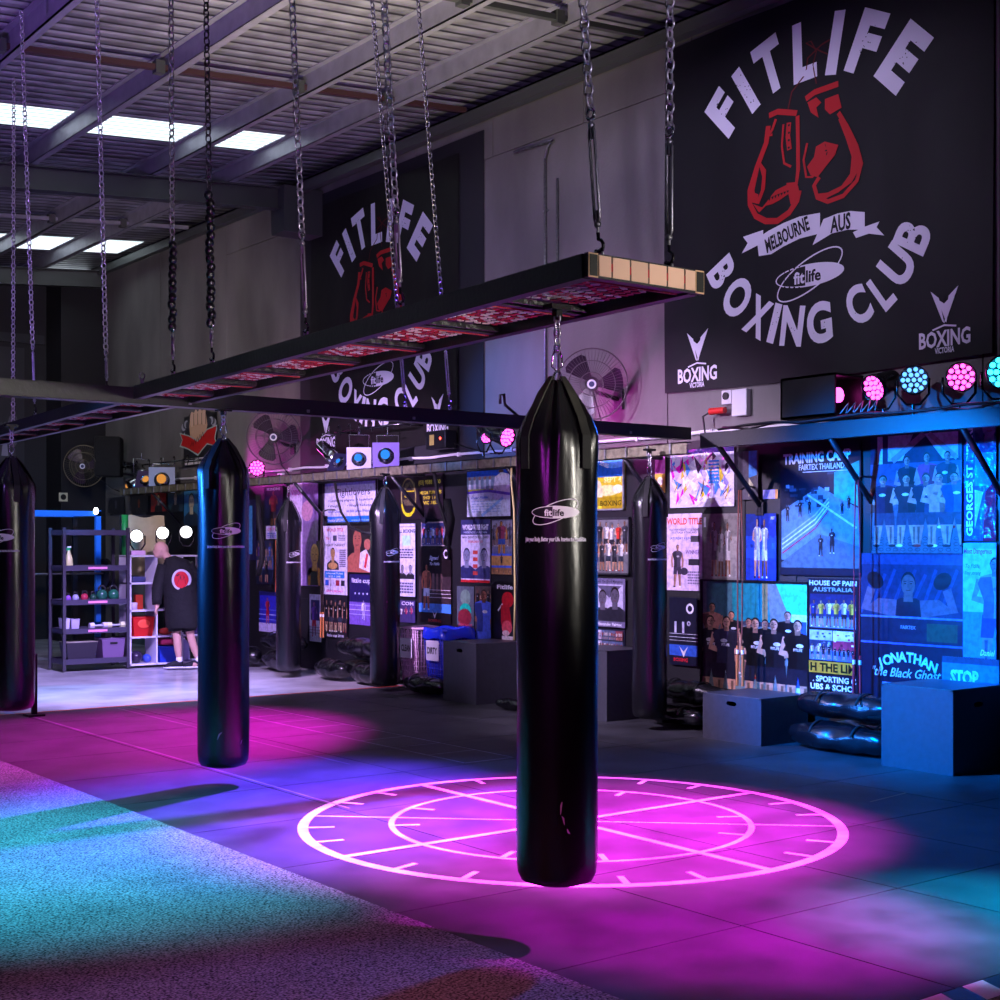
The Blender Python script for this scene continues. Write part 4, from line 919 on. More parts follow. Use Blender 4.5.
def d(c,w,h): c.rect(w*.1,h*.1,w*.9,h*.9,'#d0d0f0'); c.rect(w*.12,h*.45,w*.88,h*.88,'#303070'); fig(c,w*.4,h*.1,h*.75,'#b070a0','#7040b0','#d02040','guard'); ringrope(c,w,h*.18,h*.06,('#202040','#202040','#202040'))
poster('white-edged photo of a kickboxer in purple light, beside the rope handles',(309.5,594,641,321),d,'#d8d4f0')
def d(c,w,h):
    c.rect(0,0,w,h*.17,'#1878e8'); c.rect(0,h*.9,w,h,'#9a88e0'); c.text('Fightlovers',w*.56,h*.74,h*.17,'#2c2848',w=w*.62,bold=.005)
    for i,s in enumerate(('• Conditioning programs    • Supplements','• Weights        • Weight Reduction','Adult Classes      All Skill Levels Welcome')): c.text(s,w*.5,h*(.55-.13*i),h*.055,'#25254a' if i<2 else '#4858c8',w=w*.84)
    c.text('Weekly UPDATES',w*.25,h*.085,h*.07,'#e8e0ff',w=w*.4); c.text('www.fightlovers',w*.72,h*.08,h*.05,'#a8d0ff',w=w*.4)
poster('white gym sign with blue foot strip, top row left of the crest sign',(324,482.5,524,377.5),d,'#dcd8f4',cat='sign',frame='#24242c')
def d(c,w,h):
    c.text('WORLD TITLE',w*.5,h*.94,h*.045,'#c82040',w=w*.7,bold=.03); c.rect(w*.42,h*.78,w*.58,h*.86,'#302850'); c.text('Thai',w*.2,h*.82,h*.04,'#d04070'); fine(c,w*.65,h*.78,w*.92,h*.87,4,'#4a4068',seed=2)
    c.text('FIGHT NIGHT',w*.5,h*.72,h*.035,'#20182c',w=w*.85); bust(c,w*.42,h*.36,h*.33,'#b08a58','#2a2c38','#181210'); c.ell(w*.42,h*.42,w*.2,h*.05,'#c89860')
    c.rect(w*.08,h*.24,w*.9,h*.34,'#2880e0'); c.text('Advanced Tickets',w*.49,h*.31,h*.025,'#e8f0ff',w=w*.7); c.text('$25 + $40',w*.49,h*.265,h*.025,'#e8f0ff',w=w*.5)
    for k,cc in enumerate(('#2858d0','#c0b8d8','#a02840','#282838')): c.rect(w*(.1+.22*k),h*.13,w*(.25+.22*k),h*.21,cc)
    c.text('SATURDAY',w*.5,h*.05,h*.03,'#e83890',w=w*.7); fine(c,w*.7,h*.4,w*.95,h*.66,9,'#5a5078',seed=4)
poster('white title-fight flyer with a seated fighter, under the white gym sign',(323,526,594,347),d,'#dcd2ee')
def d(c,w,h):
    c.rect(0,0,w,h,'#20101c'); bust(c,w*.42,h*.0,h*1.0,'#a8584a','#b06050','#201010'); c.poly([(w*.5,h*.1),(w*.55,h*.42),(w*.8,h*.5),(w*.98,h*.3),(w*.98,h*.0)],'#e0d8e0'); c.line([(w*.75,h*.1),(w*.85,h*.4)],.05,'#d02838'); c.ell(w*.85,h*.6,w*.14,h*.12,'#b8685a')
poster('dark poster of two boxers face to face, half hidden by the blue-lit bag',(347.5,526,572,371),d,'#181018')
def d(c,w,h):
    c.rect(0,0,w,h*.45,'#7a58c0'); c.rect(0,h*.45,w,h,'#241c58'); c.text('little cup',w*.5,h*.88,h*.09,'#e8e0ff',w=w*.8,bold=.02); ringrope(c,w,h*.2,h*.09,('#c0b8ff','#e0d8ff','#c0b8ff')); fig(c,w*.6,h*.1,h*.4,'#e0d8f8','#f8f0ff','#b0a0e8')
    for k in range(4): c.ell(w*(.25+.17*k),h*.62,w*.03,h*.02,'#d8d8ff')
poster('purple ring photo with a script heading, left of the blue-lit bag foot',(349.5,574,624,373),d,'#282060')
def d(c,w,h): photo(c,.01,h*.12,w-.01,h-.01,['#1a1a20','#34343c','#202028'],9,5,1,('#0e0e12','#18181e'),('down',)); c.text('little cup 2018',w*.5,h*.06,h*.06,'#d8d8e8',w=w*.7); [c.rect(w*(.1+.2*k),h*.14,w*(.13+.2*k),h*.3,'#c8c890') for k in range(4)]
poster('black and white group photo with small white caption at the base of the wall',(324,594,637,347.5),d,'#101014')
def d(c,w,h):
    Yl='#d8d020'; c.ring(w*.43,h*.5,w*.13,h*.42,.02,'#a09858',n=28,rot=.08)
    for i in range(9): c.line([(w*(.35+.022*i),h*(.62+.03*min(i,8-i))),(w*(.39+.018*i),h*(.84-.01*abs(i-4)))],.008,'#8c8a58')
    for i in range(7): c.line([(w*(.34+.02*i),h*.44),(w*(.38+.02*i),h*.3)],.008,'#8c8058')
    c.ring(w*.43,h*.34,w*.125,h*.27,.035,Yl,n=20,a0=PI*1.0,a1=PI*2.0); c.ell(w*.395,h*.52,w*.035,h*.04,Yl); c.line([(w*.33,h*.62),(w*.53,h*.62)],.014,Yl)
    c.ell(w*.43,h*.1,w*.06,h*.04,Yl)
    c.text('(03) 9588 1200',w*.78,h*.80,h*.09,'#e0d850',w=w*.36); 
    for i,s in enumerate(('MEGA SUPPLIES','SHOP 1 AT','VIC 3152')): c.text(s,w*.8,h*(.57-.11*i),h*.065,'#d8cc3a',w=w*(.36 if i==0 else .24))
poster('dark sign with a yellow oval crest and yellow lettering',(384,476,520,443),d,'#231a22',cat='sign')
def d(c,w,h):
    c.text('ALL BOXING',w*.5,h*.90,h*.045,'#141020',w=w*1.0,bold=.04); c.rect(w*.1,h*.955,w,h*.962,'#302840'); c.rect(w*.3,h*.7,w*.75,h*.84,'#b0e0d8'); fine(c,w*.1,h*.52,w*.9,h*.66,4,'#403858',seed=5)
    bust(c,w*.3,h*.24,h*.2,'#7a7688','#2a2830'); bust(c,w*.75,h*.24,h*.2,'#8a8698','#2a2830'); fine(c,w*.1,h*.04,w*.9,h*.2,4,'#504870',seed=6)
poster('white fight flyer right of the blue-lit bag',(397,524,596,415),d,'#d8d0ea')
def d(c,w,h): photo(c,.015,.015,w-.015,h-.015,['#3a4078','#8088c8','#2a3060'],12,5,1,('#c03848','#d8d8e8','#202440'))
poster('small ring photo above the signed boxer poster',(421,522,546,445),d,'#9a8a88')
def d(c,w,h):
    c.rect(0,h*.14,w,h*.26,'#4888e0'); c.rect(0,h*.26,w,h*.62,'#3a2c30'); 
    for k in range(3): c.rect(w*(.42+.12*k),h*.42,w*(.49+.12*k),h*.66,'#80605a')
    for k in range(3): c.rect(w*.25,h*(.34+.05*k),w,h*(.346+.05*k),'#e8e0e8')
    fig(c,w*.24,h*.17,h*.62,'#c86a48','#c86a48','#e8e0e8','down'); c.text('Signed',w*.48,h*.87,h*.05,'#e0dce8',w=w*.3,shear=.4); c.text('To Fitlife',w*.5,h*.79,h*.035,'#e0dce8',w=w*.3,shear=.4)
    c.rect(0,0,w,h*.14,'#140c10'); c.poly([(w*.42,h*.17),(w*.5,h*.06),(w*.58,h*.17),(w*.5,h*.11)],'#e0d8e0'); c.text('BOXING',w*.5,h*.035,h*.035,'#d02020',w=w*.4)
    c.ring(w*.85,h*.92,w*.08,w*.08,.02,'#d8d0e8')
poster('tall signed poster of a shirtless boxer in the ring, left of the blue bin',(419,548,622,451),d,'#1c1416')
def d(c,w,h): c.text('COM',w*.5,h*.86,h*.16,'#e0d8f0',w=w*.8); crowd(c,0,w,h*.05,1,3,h*.7,('#b03060','#e0e0f0','#5050a0'),4)
poster('small poster just above the pink laundry basket',(400,600,622,415),d,'#403468')
def d(c,w,h):
    c.rect(0,h*.52,w,h,'#8aa0b8'); c.rect(0,h*.88,w,h,'#2050c8')
    for k in range(5): c.rect(w*(.04+.12*k),h*.6,w*(.09+.12*k),h*(.8+.03*(k%2)),'#e0e4f4'); c.ell(w*(.065+.12*k),h*.84,w*.03,h*.04,'#a88070')
    for k in range(18): c.ell(w*(.04+.035*k),h*.57,w*.02,h*.035,'#b8c828')
    c.poly([(w*.62,h*.55),(w*.66,h*.85),(w*.8,h*.95),(w*.98,h*.9),(w,h*.5)],'#e8e4f0'); c.ell(w*.8,h*.97,w*.06,h*.03,'#5a3c30')
    c.line([(0,h*.53),(w*.5,h*.56),(w,h*.47)],.03,'#6a50c8'); c.text('Dear Fitlife',w*.3,h*.42,h*.05,'#3870d0',w=w*.4,shear=.3); fine(c,w*.12,h*.08,w*.8,h*.36,5,'#88a8e0',seed=7,fill=.25); c.line([(w*.35,h*.02),(w*.6,h*.2),(w*.85,h*.4)],.035,'#90b8f0')
poster('glossy signed sheet with white-shirted team, left of the nearest bag at the top row',(467,472,517,510),d,'#d4ddf6')
def d(c,w,h):
    c.rect(0,h*.76,w,h,'#3a3c70'); c.text('WORLD TITLE FIGHT',w*.5,h*.88,h*.075,'#e8e8ff',w=w*.9,bold=.05); c.text('HISENSE ARENA',w*.5,h*.8,h*.035,'#c0c8f0',w=w*.8); c.text('MAIN EVENT OF FULL CARD',w*.5,h*.72,h*.035,'#202040',w=w*.9); c.text('FEBRUARY 10',w*.5,h*.65,h*.035,'#d03848',w=w*.5)
    bust(c,w*.2,h*.06,h*.5,'#8088a8','#303468','#282848'); bust(c,w*.8,h*.06,h*.5,'#9090b0','#404478','#282848'); 
    for k in range(4): c.rect(w*.42,h*(.12+.11*k),w*.58,h*(.18+.11*k),'#d04a48')
    c.rect(0,0,w,h*.04,'#d02830')
poster('blue and white title fight poster with two boxers facing, above the blue singlet photo',(461,520,582,490),d,'#d0d0ec')
def d(c,w,h):
    c.rect(0,h*.42,w,h,'#7a7a9a'); photo(c,0,h*.5,w,h*.98,['#8a8898','#a0a0b8'],14,6,1,('#60607a','#8a8aa0')); fig(c,w*.5,h*.36,h*.62,'#d09048','#a04868','#4060b8','down',wd=1.5); c.rect(0,h*.34,w,h*.38,'#4868e0'); c.rect(0,h*.16,w,h*.34,'#c89858'); fig(c,w*.5,h*.14,h*.22,'#604838','#302838','#202030'); c.rect(0,h*.12,w,h*.16,'#4868e0'); photo(c,0,0,w,h*.12,['#b88858','#a87850'],15,4,1,('#c03030','#806040'))
poster('busy poster of a muay thai fighter in orange tones beside the nearest bag',(492,520,574,512),d,'#6a70a0')
def d(c,w,h): c.rect(0,0,w,h,'#5a6470'); c.ell(w*.5,h*.75,w*.3,h*.18,'#789888'); c.ell(w*.5,h*.45,w*.35,h*.17,'#18c0a0'); c.ell(w*.45,h*.3,w*.4,h*.2,'#8a2838'); c.rect(0,0,w,h*.12,'#201830'); c.text('FIGHT NIGHT',w*.5,h*.13,h*.05,'#e05070',w=w*.8)
poster('teal and red close-up of a fighter, left of the blue singlet photo',(457,586,630,474),d,'#404858')
def d(c,w,h): c.rect(0,0,w,h,'#4a4648'); photo(c,0,h*.5,w,h,['#6a6258','#544c48'],21,3,1); fig(c,w*.55,-h*.5,h*1.45,'#8a5a48','#4860c8','#4860c8','cross',wd=1.4)
poster('photo of a man in a blue singlet with crossed arms',(475,586,641,491),d,'#3a3840')
def d(c,w,h): c.text('Fitlife',w*.55,h*.92,h*.07,'#e8e4f0',w=w*.8,bold=.03); c.line([(w*.2,h*.5),(w*.7,h*.78)],.02,'#c8c8d0'); c.ell(w*.68,h*.7,w*.3,h*.14,'#c01828'); c.poly([(w*.35,h*.6),(w*.75,h*.62),(w*.9,h*.25),(w*.5,h*.1),(w*.35,h*.3)],'#b01424'); c.ell(w*.65,h*.22,w*.26,h*.12,'#e05060'); c.ell(w*.6,h*.12,w*.18,h*.05,'#f0c8d0'); c.rect(w*.4,0,w*.95,h*.07,'#e8d8e0')
poster('black poster with a red boxing glove figure beside the nearest bag',(494,582,639,514),d,'#0e0c12')
# --- behind / right of nearest bag
def d(c,w,h):
    c.rect(0,h*.6,w,h,'#2468d0'); c.ell(w*.7,h*.85,w*.35,h*.1,'#60b0ff'); c.text('TKO SERIES',w*.3,h*.86,h*.07,'#e8e0f0',w=w*.5,rot=-.3); c.rect(0,h*.3,w,h*.6,'#d8c020'); c.text('SEPT 4',w*.65,h*.55,h*.09,'#f8f0a0',w=w*.5,bold=.03)
    c.ell(w*.5,h*.36,w*.35,h*.1,'#f0e8a0'); c.ell(w*.8,h*.38,w*.15,h*.08,'#f8f8d0'); c.ell(w*.25,h*.3,w*.12,h*.25,'#e8e0b0'); c.rect(0,0,w,h*.24,'#a89018'); c.text('BOXING',w*.6,h*.13,h*.09,'#38300a',w=w*.6); c.text('LIVE',w*.2,h*.05,h*.06,'#e8e040',w=w*.3)
poster('yellow and blue fight night poster right behind the nearest bag',(590,456,511,625),d,'#c0a820',frame='#8a8890')
def d(c,w,h): photo(c,.02,.02,w-.02,h-.02,['#6a6a70','#8a8890','#74747a'],31,6,2,('#2a2a30','#c83830','#d8d8dc','#3a3a44')); 
poster('grey framed photo of a large group with red shirts',(590,518,574,630.5),d,'#55555c',frame='#38383e')
def d(c,w,h): c.rect(.03,h*.12,w-.03,h*.88,'#b8b0d0'); c.poly([(w*.1,h*.85),(w*.5,h*.6),(w*.9,h*.85)],'#54506a'); bust(c,w*.28,h*.12,h*.66,'#5c5668','#2a2834'); bust(c,w*.68,h*.12,h*.72,'#544e60','#24222e'); c.text('Keep The Good Memories',w*.5,h*.94,h*.05,'#302c40',w=w*.85); c.text('Alexander Fairtex',w*.5,h*.06,h*.06,'#e8e4f4',w=w*.8)
poster('lavender portrait of two men side by side',(594,578,626,625),d,'#6c6488')
def d(c,w,h):
    for i in range(4):
        for j in range(2): photo(c,w*(.03+.24*i),h*(.04+.48*j),w*(.25+.24*i),h*(.46+.48*j),[random.choice(['#c8c0e0','#803040','#506088','#a8a0b8'])],40+i*2+j,3,1)
poster('small collage of photos under the two-men portrait',(594,628,650,625),d,'#24243a')
def d(c,w,h): c.rect(0,h*.5,w,h,'#d070c0'); c.rect(0,0,w,h*.5,'#d8b848'); c.ell(w*.5,h*.3,w*.3,h*.12,'#f0e8d0')
poster('narrow bright pink and yellow strip just right of the hanging bag',(655,455,493,665),d,'#c8a060',cat='card')
def d(c,w,h):
    r=random.Random(2); cols=['#e8e0f4','#b8a8d8','#f0ece0','#8878c0','#d8b0e0','#c8b040','#5088e0','#f4f0fa','#d020b0','#f0e8f8','#403048']  # colours hold the glints and reflections on the crumpled film
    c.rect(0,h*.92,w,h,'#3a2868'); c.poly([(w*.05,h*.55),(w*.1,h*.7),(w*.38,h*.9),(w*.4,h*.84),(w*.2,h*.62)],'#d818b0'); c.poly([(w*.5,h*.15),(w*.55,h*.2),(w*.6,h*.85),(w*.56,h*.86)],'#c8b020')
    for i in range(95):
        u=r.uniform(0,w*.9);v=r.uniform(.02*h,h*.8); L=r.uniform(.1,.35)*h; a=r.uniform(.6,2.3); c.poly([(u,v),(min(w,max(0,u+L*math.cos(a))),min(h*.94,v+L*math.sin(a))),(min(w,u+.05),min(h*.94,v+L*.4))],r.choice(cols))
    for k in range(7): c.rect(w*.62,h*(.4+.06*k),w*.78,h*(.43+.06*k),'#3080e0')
poster('clear crumpled film over a bright picture, with pink and blue reflections painted in',(670,451,508,734),d,'#cfc6e4',mt='foil')
def d(c,w,h): c.rect(0,0,w*.35,h,'#3c3846'); c.rect(w*.1,h*.1,w*.3,h*.9,'#282430'); c.poly([(w*.6,h*.45),(w*.95,h*.5),(w*.95,h),(w*.6,h)],'#4890e0'); c.poly([(w*.6,h*.05),(w*.8,h*.3),(w*.6,h*.45)],'#c8c8a0')
poster('narrow grey and blue card with curling edge right of the crumpled film',(735,452,500,758),d,'#55525e',cat='card')
def d(c,w,h):
    c.text('WORLD TITLE',w*.5,h*.90,h*.08,'#d84a38',w=w*1.0,bold=.04); c.text('FEATHERWEIGHT TITLE FIGHT',w*.5,h*.79,h*.028,'#504468',w=w*.85); c.text('AUSTRALIA V THAILAND',w*.5,h*.755,h*.026,'#504468',w=w*.7); c.text('SATURDAY 4 JUNE',w*.4,h*.68,h*.03,'#5058c8',w=w*.65)
    c.rect(w*.68,h*.63,w*.93,h*.71,'#484450'); fig(c,w*.3,h*.04,h*.56,'#b08070','#4a4058','#3a3048','down',wd=1.1); c.text('WINNER',w*.74,h*.5,h*.05,'#7a50a0',w=w*.4); c.rect(w*.62,h*.33,w*.93,h*.41,'#302c3a'); c.ell(w*.5,h*.25,w*.11,h*.05,'#3a3448'); fine(c,w*.6,h*.08,w*.95,h*.26,5,'#7a6c98',seed=9)
poster('pale pink title fight poster with red heading right of the hanging bag',(667,514,590,702),d,'#dac2e8')
def d(c,w,h): photo(c,.02,.02,w-.02,h-.02,['#8e8a86','#98948e','#7a7672'],51,5,1,('#aaa6a4','#5a5856','#c8c4c4'),bots=('#b8b4b4','#6a6664')); c.rect(w*.04,h*.8,w*.1,h*.95,'#e8e4f0')
poster('faded grey photo of a fight team standing in a row',(702.5,514,580,740),d,'#7c7874')
def d(c,w,h): photo(c,.0,.0,w,h,['#1838a0','#1c48c0','#14308a'],52,4,1,('#d8e0ff','#8090e0','#4a2a70'),bots=('#c0d0ff','#202a70'),hk=1.05); c.text('FIT',w*.9,h*.93,h*.04,'#d8e0ff'); 
poster('deep blue photo of athletes left of the training camp poster',(746,514,580,776),d,'#1434a0')
def d(c,w,h): c.ring(w*.72,h*.84,w*.13,w*.13,.02,'#e8e8ff'); c.text('11',w*.35,h*.56,h*.16,'#b8b8d8',w=w*.35); c.ring(w*.68,h*.62,w*.06,w*.06,.012,'#b8b8d8'); c.rect(0,h*.14,w,h*.3,'#3058c0'); ringrope(c,w,h*.36,h*.05,('#c8c8d8','#c8c8d8','#c8c8d8')); c.poly([(w*.35,h*.28),(w*.5,h*.12),(w*.65,h*.28),(w*.5,h*.2)],'#d8d0e0'); c.text('BOXING',w*.4,h*.08,h*.05,'#d02838',w=w*.5)
poster('dark poster with a large number eleven over a boxing ring',(669.5,597,664,698),d,'#17182c')
def d(c,w,h):
    c.rect(0,0,w,h,'#6a7c80'); c.poly([(w*.3,h),(w*.62,h),(w*.66,h*.6),(w*.3,h*.6)],'#187c84'); c.poly([(w*.7,h*.98),(w*.99,h*.98),(w*.99,h*.72),(w*.86,h*.6)],'#30c8b0'); c.rect(w*.05,h*.62,w*.3,h*.98,'#3c6470'); c.rect(w*.0,h*.6,w,h*.64,'#3a3a48'); c.rect(w*.58,h*.55,w*.63,h,'#8a7a50')
    c.rect(w*.84,0,w*.99,h*.72,'#a8d8e8'); c.rect(w*.88,h*.1,w*.97,h*.66,'#2850b8')
    for (u,v,hh,tp) in ((.10,.48,.8,'#b07a68'),(.30,.45,.75,'#101014'),(.46,.42,.72,'#0e0e12'),(.61,.40,.74,'#101014'),(.80,.42,.82,'#101018')): fig(c,w*u,h*(v-.28),h*hh*.74,'#b88068' if u<.7 else '#c09080',tp,'#15151c','down' if u<.2 else 'cross',wd=1.5)
    for (u,tp) in ((.10,'#1a1a22'),(.24,'#2c2c44'),(.52,'#0e0e12'),(.70,'#14141c'),(.90,'#101014')): fig(c,w*u,-h*.12,h*.80,'#c09078',tp,'#1a1a28','cross',wd=1.35); c.text('FITLIFE',w*u,h*.42,h*.022,'#d8d8e0')
    c.rect(w*.02,0,w*.3,h*.03,'#3a3834')
poster('large colour photo of a team in black singlets seated in two rows',(701.5,579,689,810),d,'#30424c',frame='#101014')
def d(c,w,h):
    c.rect(.01,.01,w-.01,h-.01,'#10182c'); c.poly([(w*.02,h*.5),(w*.5,h*.68),(w*.98,h*.5),(w*.98,h*.12),(w*.02,h*.12)],'#5c7c98'); c.poly([(w*.68,h*.78),(w*.98,h*.86),(w*.98,h*.52),(w*.68,h*.6)],'#1c9c88')
    r=random.Random(4)
    for i in range(26): u=r.uniform(.05,.66);v=r.uniform(.5,.78); c.rect(w*u,h*v,w*(u+r.uniform(.02,.1)),h*(v+r.uniform(.01,.04)),r.choice(['#24344c','#3c5878','#182438','#88a8d0','#141c2c']))
    for k in range(4): c.line([(w*.03,h*(.17+.035*k)),(w*.45,h*(.36+.035*k)),(w*.62,h*(.50+.03*k))],.012,['#a03048','#b8c8e0','#c0d0e8','#98a8c0'][k])
    c.line([(w*.35,h*.62),(w*.95,h*.36)],.018,'#b0c4dc'); c.poly([(w*.02,h*.10),(w*.5,h*.32),(w*.98,h*.22),(w*.98,h*.06),(w*.02,h*.06)],'#4a6070')
    for (u,v,hh) in ((.1,.42,.13),(.26,.45,.13),(.38,.47,.11),(.52,.15,.16),(.66,.17,.19),(.78,.46,.1),(.86,.5,.1)): fig(c,w*u,h*v,h*hh,'#38343c','#20202c','#181820','guard')
    c.poly([(w*.0,h*.97),(w*.0,h*.82),(w*1,h*.86),(w*1,h)],'#0c1020'); c.text('TRAINING CAMP',w*.47,h*.905,h*.075,'#dfe6f4',w=w*.84,bold=.04,rot=.02); c.text('FAIRTEX THAILAND',w*.53,h*.83,h*.042,'#dfe6f4',w=w*.56,bold=.02); c.rect(w*.3,h*.79,w*.85,h*.795,'#dfe6f4')
poster('large dark blue poster headed training camp with a gym ring scene',(780,447,575,861),d,'#0c1020')
def d(c,w,h):
    c.text('HOUSE OF PAIN',w*.5,h*.965,h*.035,'#c8d4e8',w=w*.95,bold=.03); c.text('AUSTRALIA',w*.5,h*.915,h*.03,'#8aa8b8',w=w*.8)
    photo(c,w*.04,h*.62,w*.96,h*.88,['#6880b8','#22306a','#1c2450'],61,6,1,('#d8d8e8','#203070','#d0b040'),hk=.95); photo(c,w*.04,h*.37,w*.5,h*.60,['#5878c0','#243050','#a8b8d0'],62,4,1,('#101830','#c8c8d8'),hk=.6); photo(c,w*.52,h*.37,w*.96,h*.60,['#4870c8','#a03050','#c8d0e0'],63,5,1,('#101830','#d0b040'),hk=.5)
    c.rect(w*.04,h*.27,w*.96,h*.36,'#c8902c'); c.text('H THE LIM',w*.52,h*.315,h*.06,'#181408',w=w*.9,bold=.04); c.text('. SPORTING C',w*.55,h*.225,h*.042,'#e8ecf8',w=w*.86,bold=.03); c.text('UBS & SCHO',w*.5,h*.165,h*.042,'#e8ecf8',w=w*.86,bold=.03)
    c.ring(w*.35,h*.02,w*.4,h*.10,.012,'#98d828',n=20,a0=.2,a1=PI); c.ring(w*.42,h*.03,w*.26,h*.08,.01,'#98d828',n=20,a0=.0,a1=PI); c.text('FO',w*.84,h*.07,h*.05,'#e8ecf8',w=w*.26,bold=.03)
poster('narrow club poster with photo rows, an orange band and green swooshes',(808,578,706,858),d,'#0d1122')
def d(c,w,h):
    c.rect(0,h*.72,w,h,'#182040'); c.poly([(w*.2,h*.76),(w*.2,h*.97),(w*.48,h*.97),(w*.36,h*.76)],'#a8a4c8'); c.poly([(w*.6,h*.97),(w*.96,h*.97),(w*.96,h*.76),(w*.8,h*.76)],'#a8a4c8'); c.rect(w*.08,h*.74,w*.14,h*.97,'#c0c0d8'); c.line([(w*.25,h*.76),(w*.6,h*.97)],.05,'#8a7a90'); c.line([(w*.65,h*.97),(w*.95,h*.76)],.04,'#8a7a90')
    c.rect(0,h*.5,w,h*.74,'#38466a'); c.rect(0,0,w,h*.5,'#465a6c')
    for i in range(12):
        for j in range(3): c.ring(w*(.04+.082*i),h*(.03+.045*j),w*.03,h*.016,.006,'#2a3c48',n=8)
    for (u,v,tp) in ((.42,.50,'#1a2030'),(.64,.52,'#a03068'),(.84,.52,'#242c44')): fig(c,w*u,h*(v-.32),h*.62,'#a87878',tp,'#202840','cross',wd=1.1)
    for (u,tp,sk) in ((.16,'#2a1c38','#b88880'),(.42,'#22202c','#c09080'),(.62,'#203050','#b07a70'),(.76,'#b08078','#c08880'),(.93,'#2850a0','#a88888')): fig(c,w*u,h*.05,h*.60,sk,tp,'#303850','cross',wd=1.5)
poster('group photo of athletes seated in front of a gym, under the magenta stage lamp',(870.5,434,553,962),d,'#203058')
def d(c,w,h):
    c.rect(0,h*.6,w,h*.93,'#16284e'); c.rect(0,h*.93,w,h,'#2c3c6c'); c.rect(0,h*.44,w,h*.6,'#101c38'); c.rect(w*.66,h*.46,w*.95,h*.57,'#1c4438')
    [c.line([(w*.1*k,h*(.62+.02*(k%3))),(w*(.1*k+.15),h*(.9-.03*(k%2)))],.03,'#1e3a6a') for k in range(9)]
    bust(c,w*.48,h*.60,h*.29,'#6a5058','#12142a','#0c0c18')
    for s,u in((-1,.48),(1,.48)):
        c.line([(w*(u+s*.12),h*.655),(w*(u+s*.3),h*.67),(w*(u+s*.43),h*.66),(w*(u+s*.37),h*.78)],lambda t:.14-.06*t,'#6a5468'); c.ell(w*(u+s*.33),h*.83,w*.09,h*.05,'#0c0c1c',rot=s*.5)
    c.rect(0,h*.595,w,h*.607,'#6878e0'); c.rect(0,h*.43,w,h*.442,'#5060d0'); c.text('FAIRTEX',w*.48,h*.54,h*.02,'#8890c0')
    c.rect(0,0,w,h*.43,'#0e1430'); 
    for i,ch in enumerate('JONATHAN'): a=(i-3.5)*.13; c.text(ch,w*(.46+.075*(i-3.5)),h*(.355-.004*(i-3.5)**2),h*.058,'#a8e8f8',bold=.04,rot=-a*.7)
    c.text('"the Black Ghost"',w*.48,h*.255,h*.055,'#a8d8f0',w=w*.72,bold=.01,shear=.35); c.rect(w*.22,h*.17,w*.32,h*.19,'#8898d0')
poster('dark poster of a boxer raising both gloves over white lettering',(861,553,709,963),d,'#15224a')
def d(c,w,h):
    c.rect(0,0,w*.36,h,'#2c4878'); c.text('GEORGES ST PIERRE',w*.2,h*.5,w*.18,'#d8ecff',w=h*.92,rot=PI/2,bold=.03); c.rect(w*.36,h*.72,w,h,'#1c2c58'); bust(c,w*.8,h*.66,h*.4,'#58507c','#303868'); c.rect(w*.36,h*.45,w,h*.72,'#2c80d0'); c.poly([(w*.6,0),(w*.68,h*.4),(w*.98,h*.5),(w,0)],'#802848'); c.poly([(w*.36,h*.1),(w*.36,h*.42),(w*.62,h*.4)],'#88c0f0')
poster('poster with vertical white name lettering, top right under the cyan lamp',(963,420,541,996),d,'#305088',mt='foil')
def d(c,w,h):
    c.rect(0,h*.4,w,h*.95,'#78c0e8'); c.rect(0,0,w,h*.4,'#3484c8'); c.text('Most Dangerous',w*.45,h*.93,h*.045,'#b83060',w=w*.85,bold=.02); c.text('To Fitlife,',w*.3,h*.8,h*.035,'#2060a8',shear=.3,w=w*.45); c.text('Stay strong',w*.3,h*.74,h*.03,'#2060a8',shear=.3,w=w*.5)
    fig(c,w*.98,-h*.12,h*1.0,'#6880b0','#7088b8','#183878','cross',wd=1.2); c.text('Daniel',w*.75,h*.05,h*.05,'#e0f0ff',w=w*.45,shear=.3)
poster('pale cyan signed fighter poster right of the glove-raising boxer',(963,543,657,996),d,'#58a8dc')
def d(c,w,h): c.rect(0,h*.82,w,h,'#104060'); c.text('STOP',w*.4,h*.42,h*.38,'#b8ecf8',w=w*.5,bold=.05)
poster('cyan strip with white capital letters behind the near plyo box',(942,656,690,999),d,'#2878a8',cat='sign')
def d(c,w,h): c.rect(0,h*.3,w,h*.7,'#28406a')
poster('small lilac card on the black upright right of the crumpled film',(763,490,499,778),lambda c,w,h:c.rect(w*.8,0,w,h,'#e09a50'),'#a8a0e8',cat='card')
# --- far posters
R5=random.Random(5)
fl_=[('red and cream mask picture in the far corner',(151,492,512,166),['#a02820','#d8b890','#202020']),('dim far poster of figures in pale colours',(168,490,512,183),['#304858','#c8a888','#282c34']),('far poster with pale blue and tan shapes by the blue-lit bag',(184,489,526,199),['#3878a8','#c8b8a0','#283850']),('small dark far poster near the black corner',(108,498,514,124),['#181a20','#585868','#101014']),('small far poster with orange spot, above the beige cover',(130,497,513,148),['#201c1c','#c85020','#2c2c30'])]
for lab,bx_,cols in fl_:
    def d(c,w,h,cols=cols):
        c.rect(0,0,w,h,cols[0]); bust(c,w*.5,0,h*.9,cols[1],cols[2]); 
    poster(lab,bx_,d,cols[0])
def d(c,w,h): c.rect(w*.3,h*.1,w*.7,h*.9,'#4890d8'); c.rect(w*.05,h*.2,w*.25,h*.8,'#7050c0')
poster('narrow blue and violet card immediately right of the slim bag top',(244,500,560,256),d,'#24204a',cat='card')
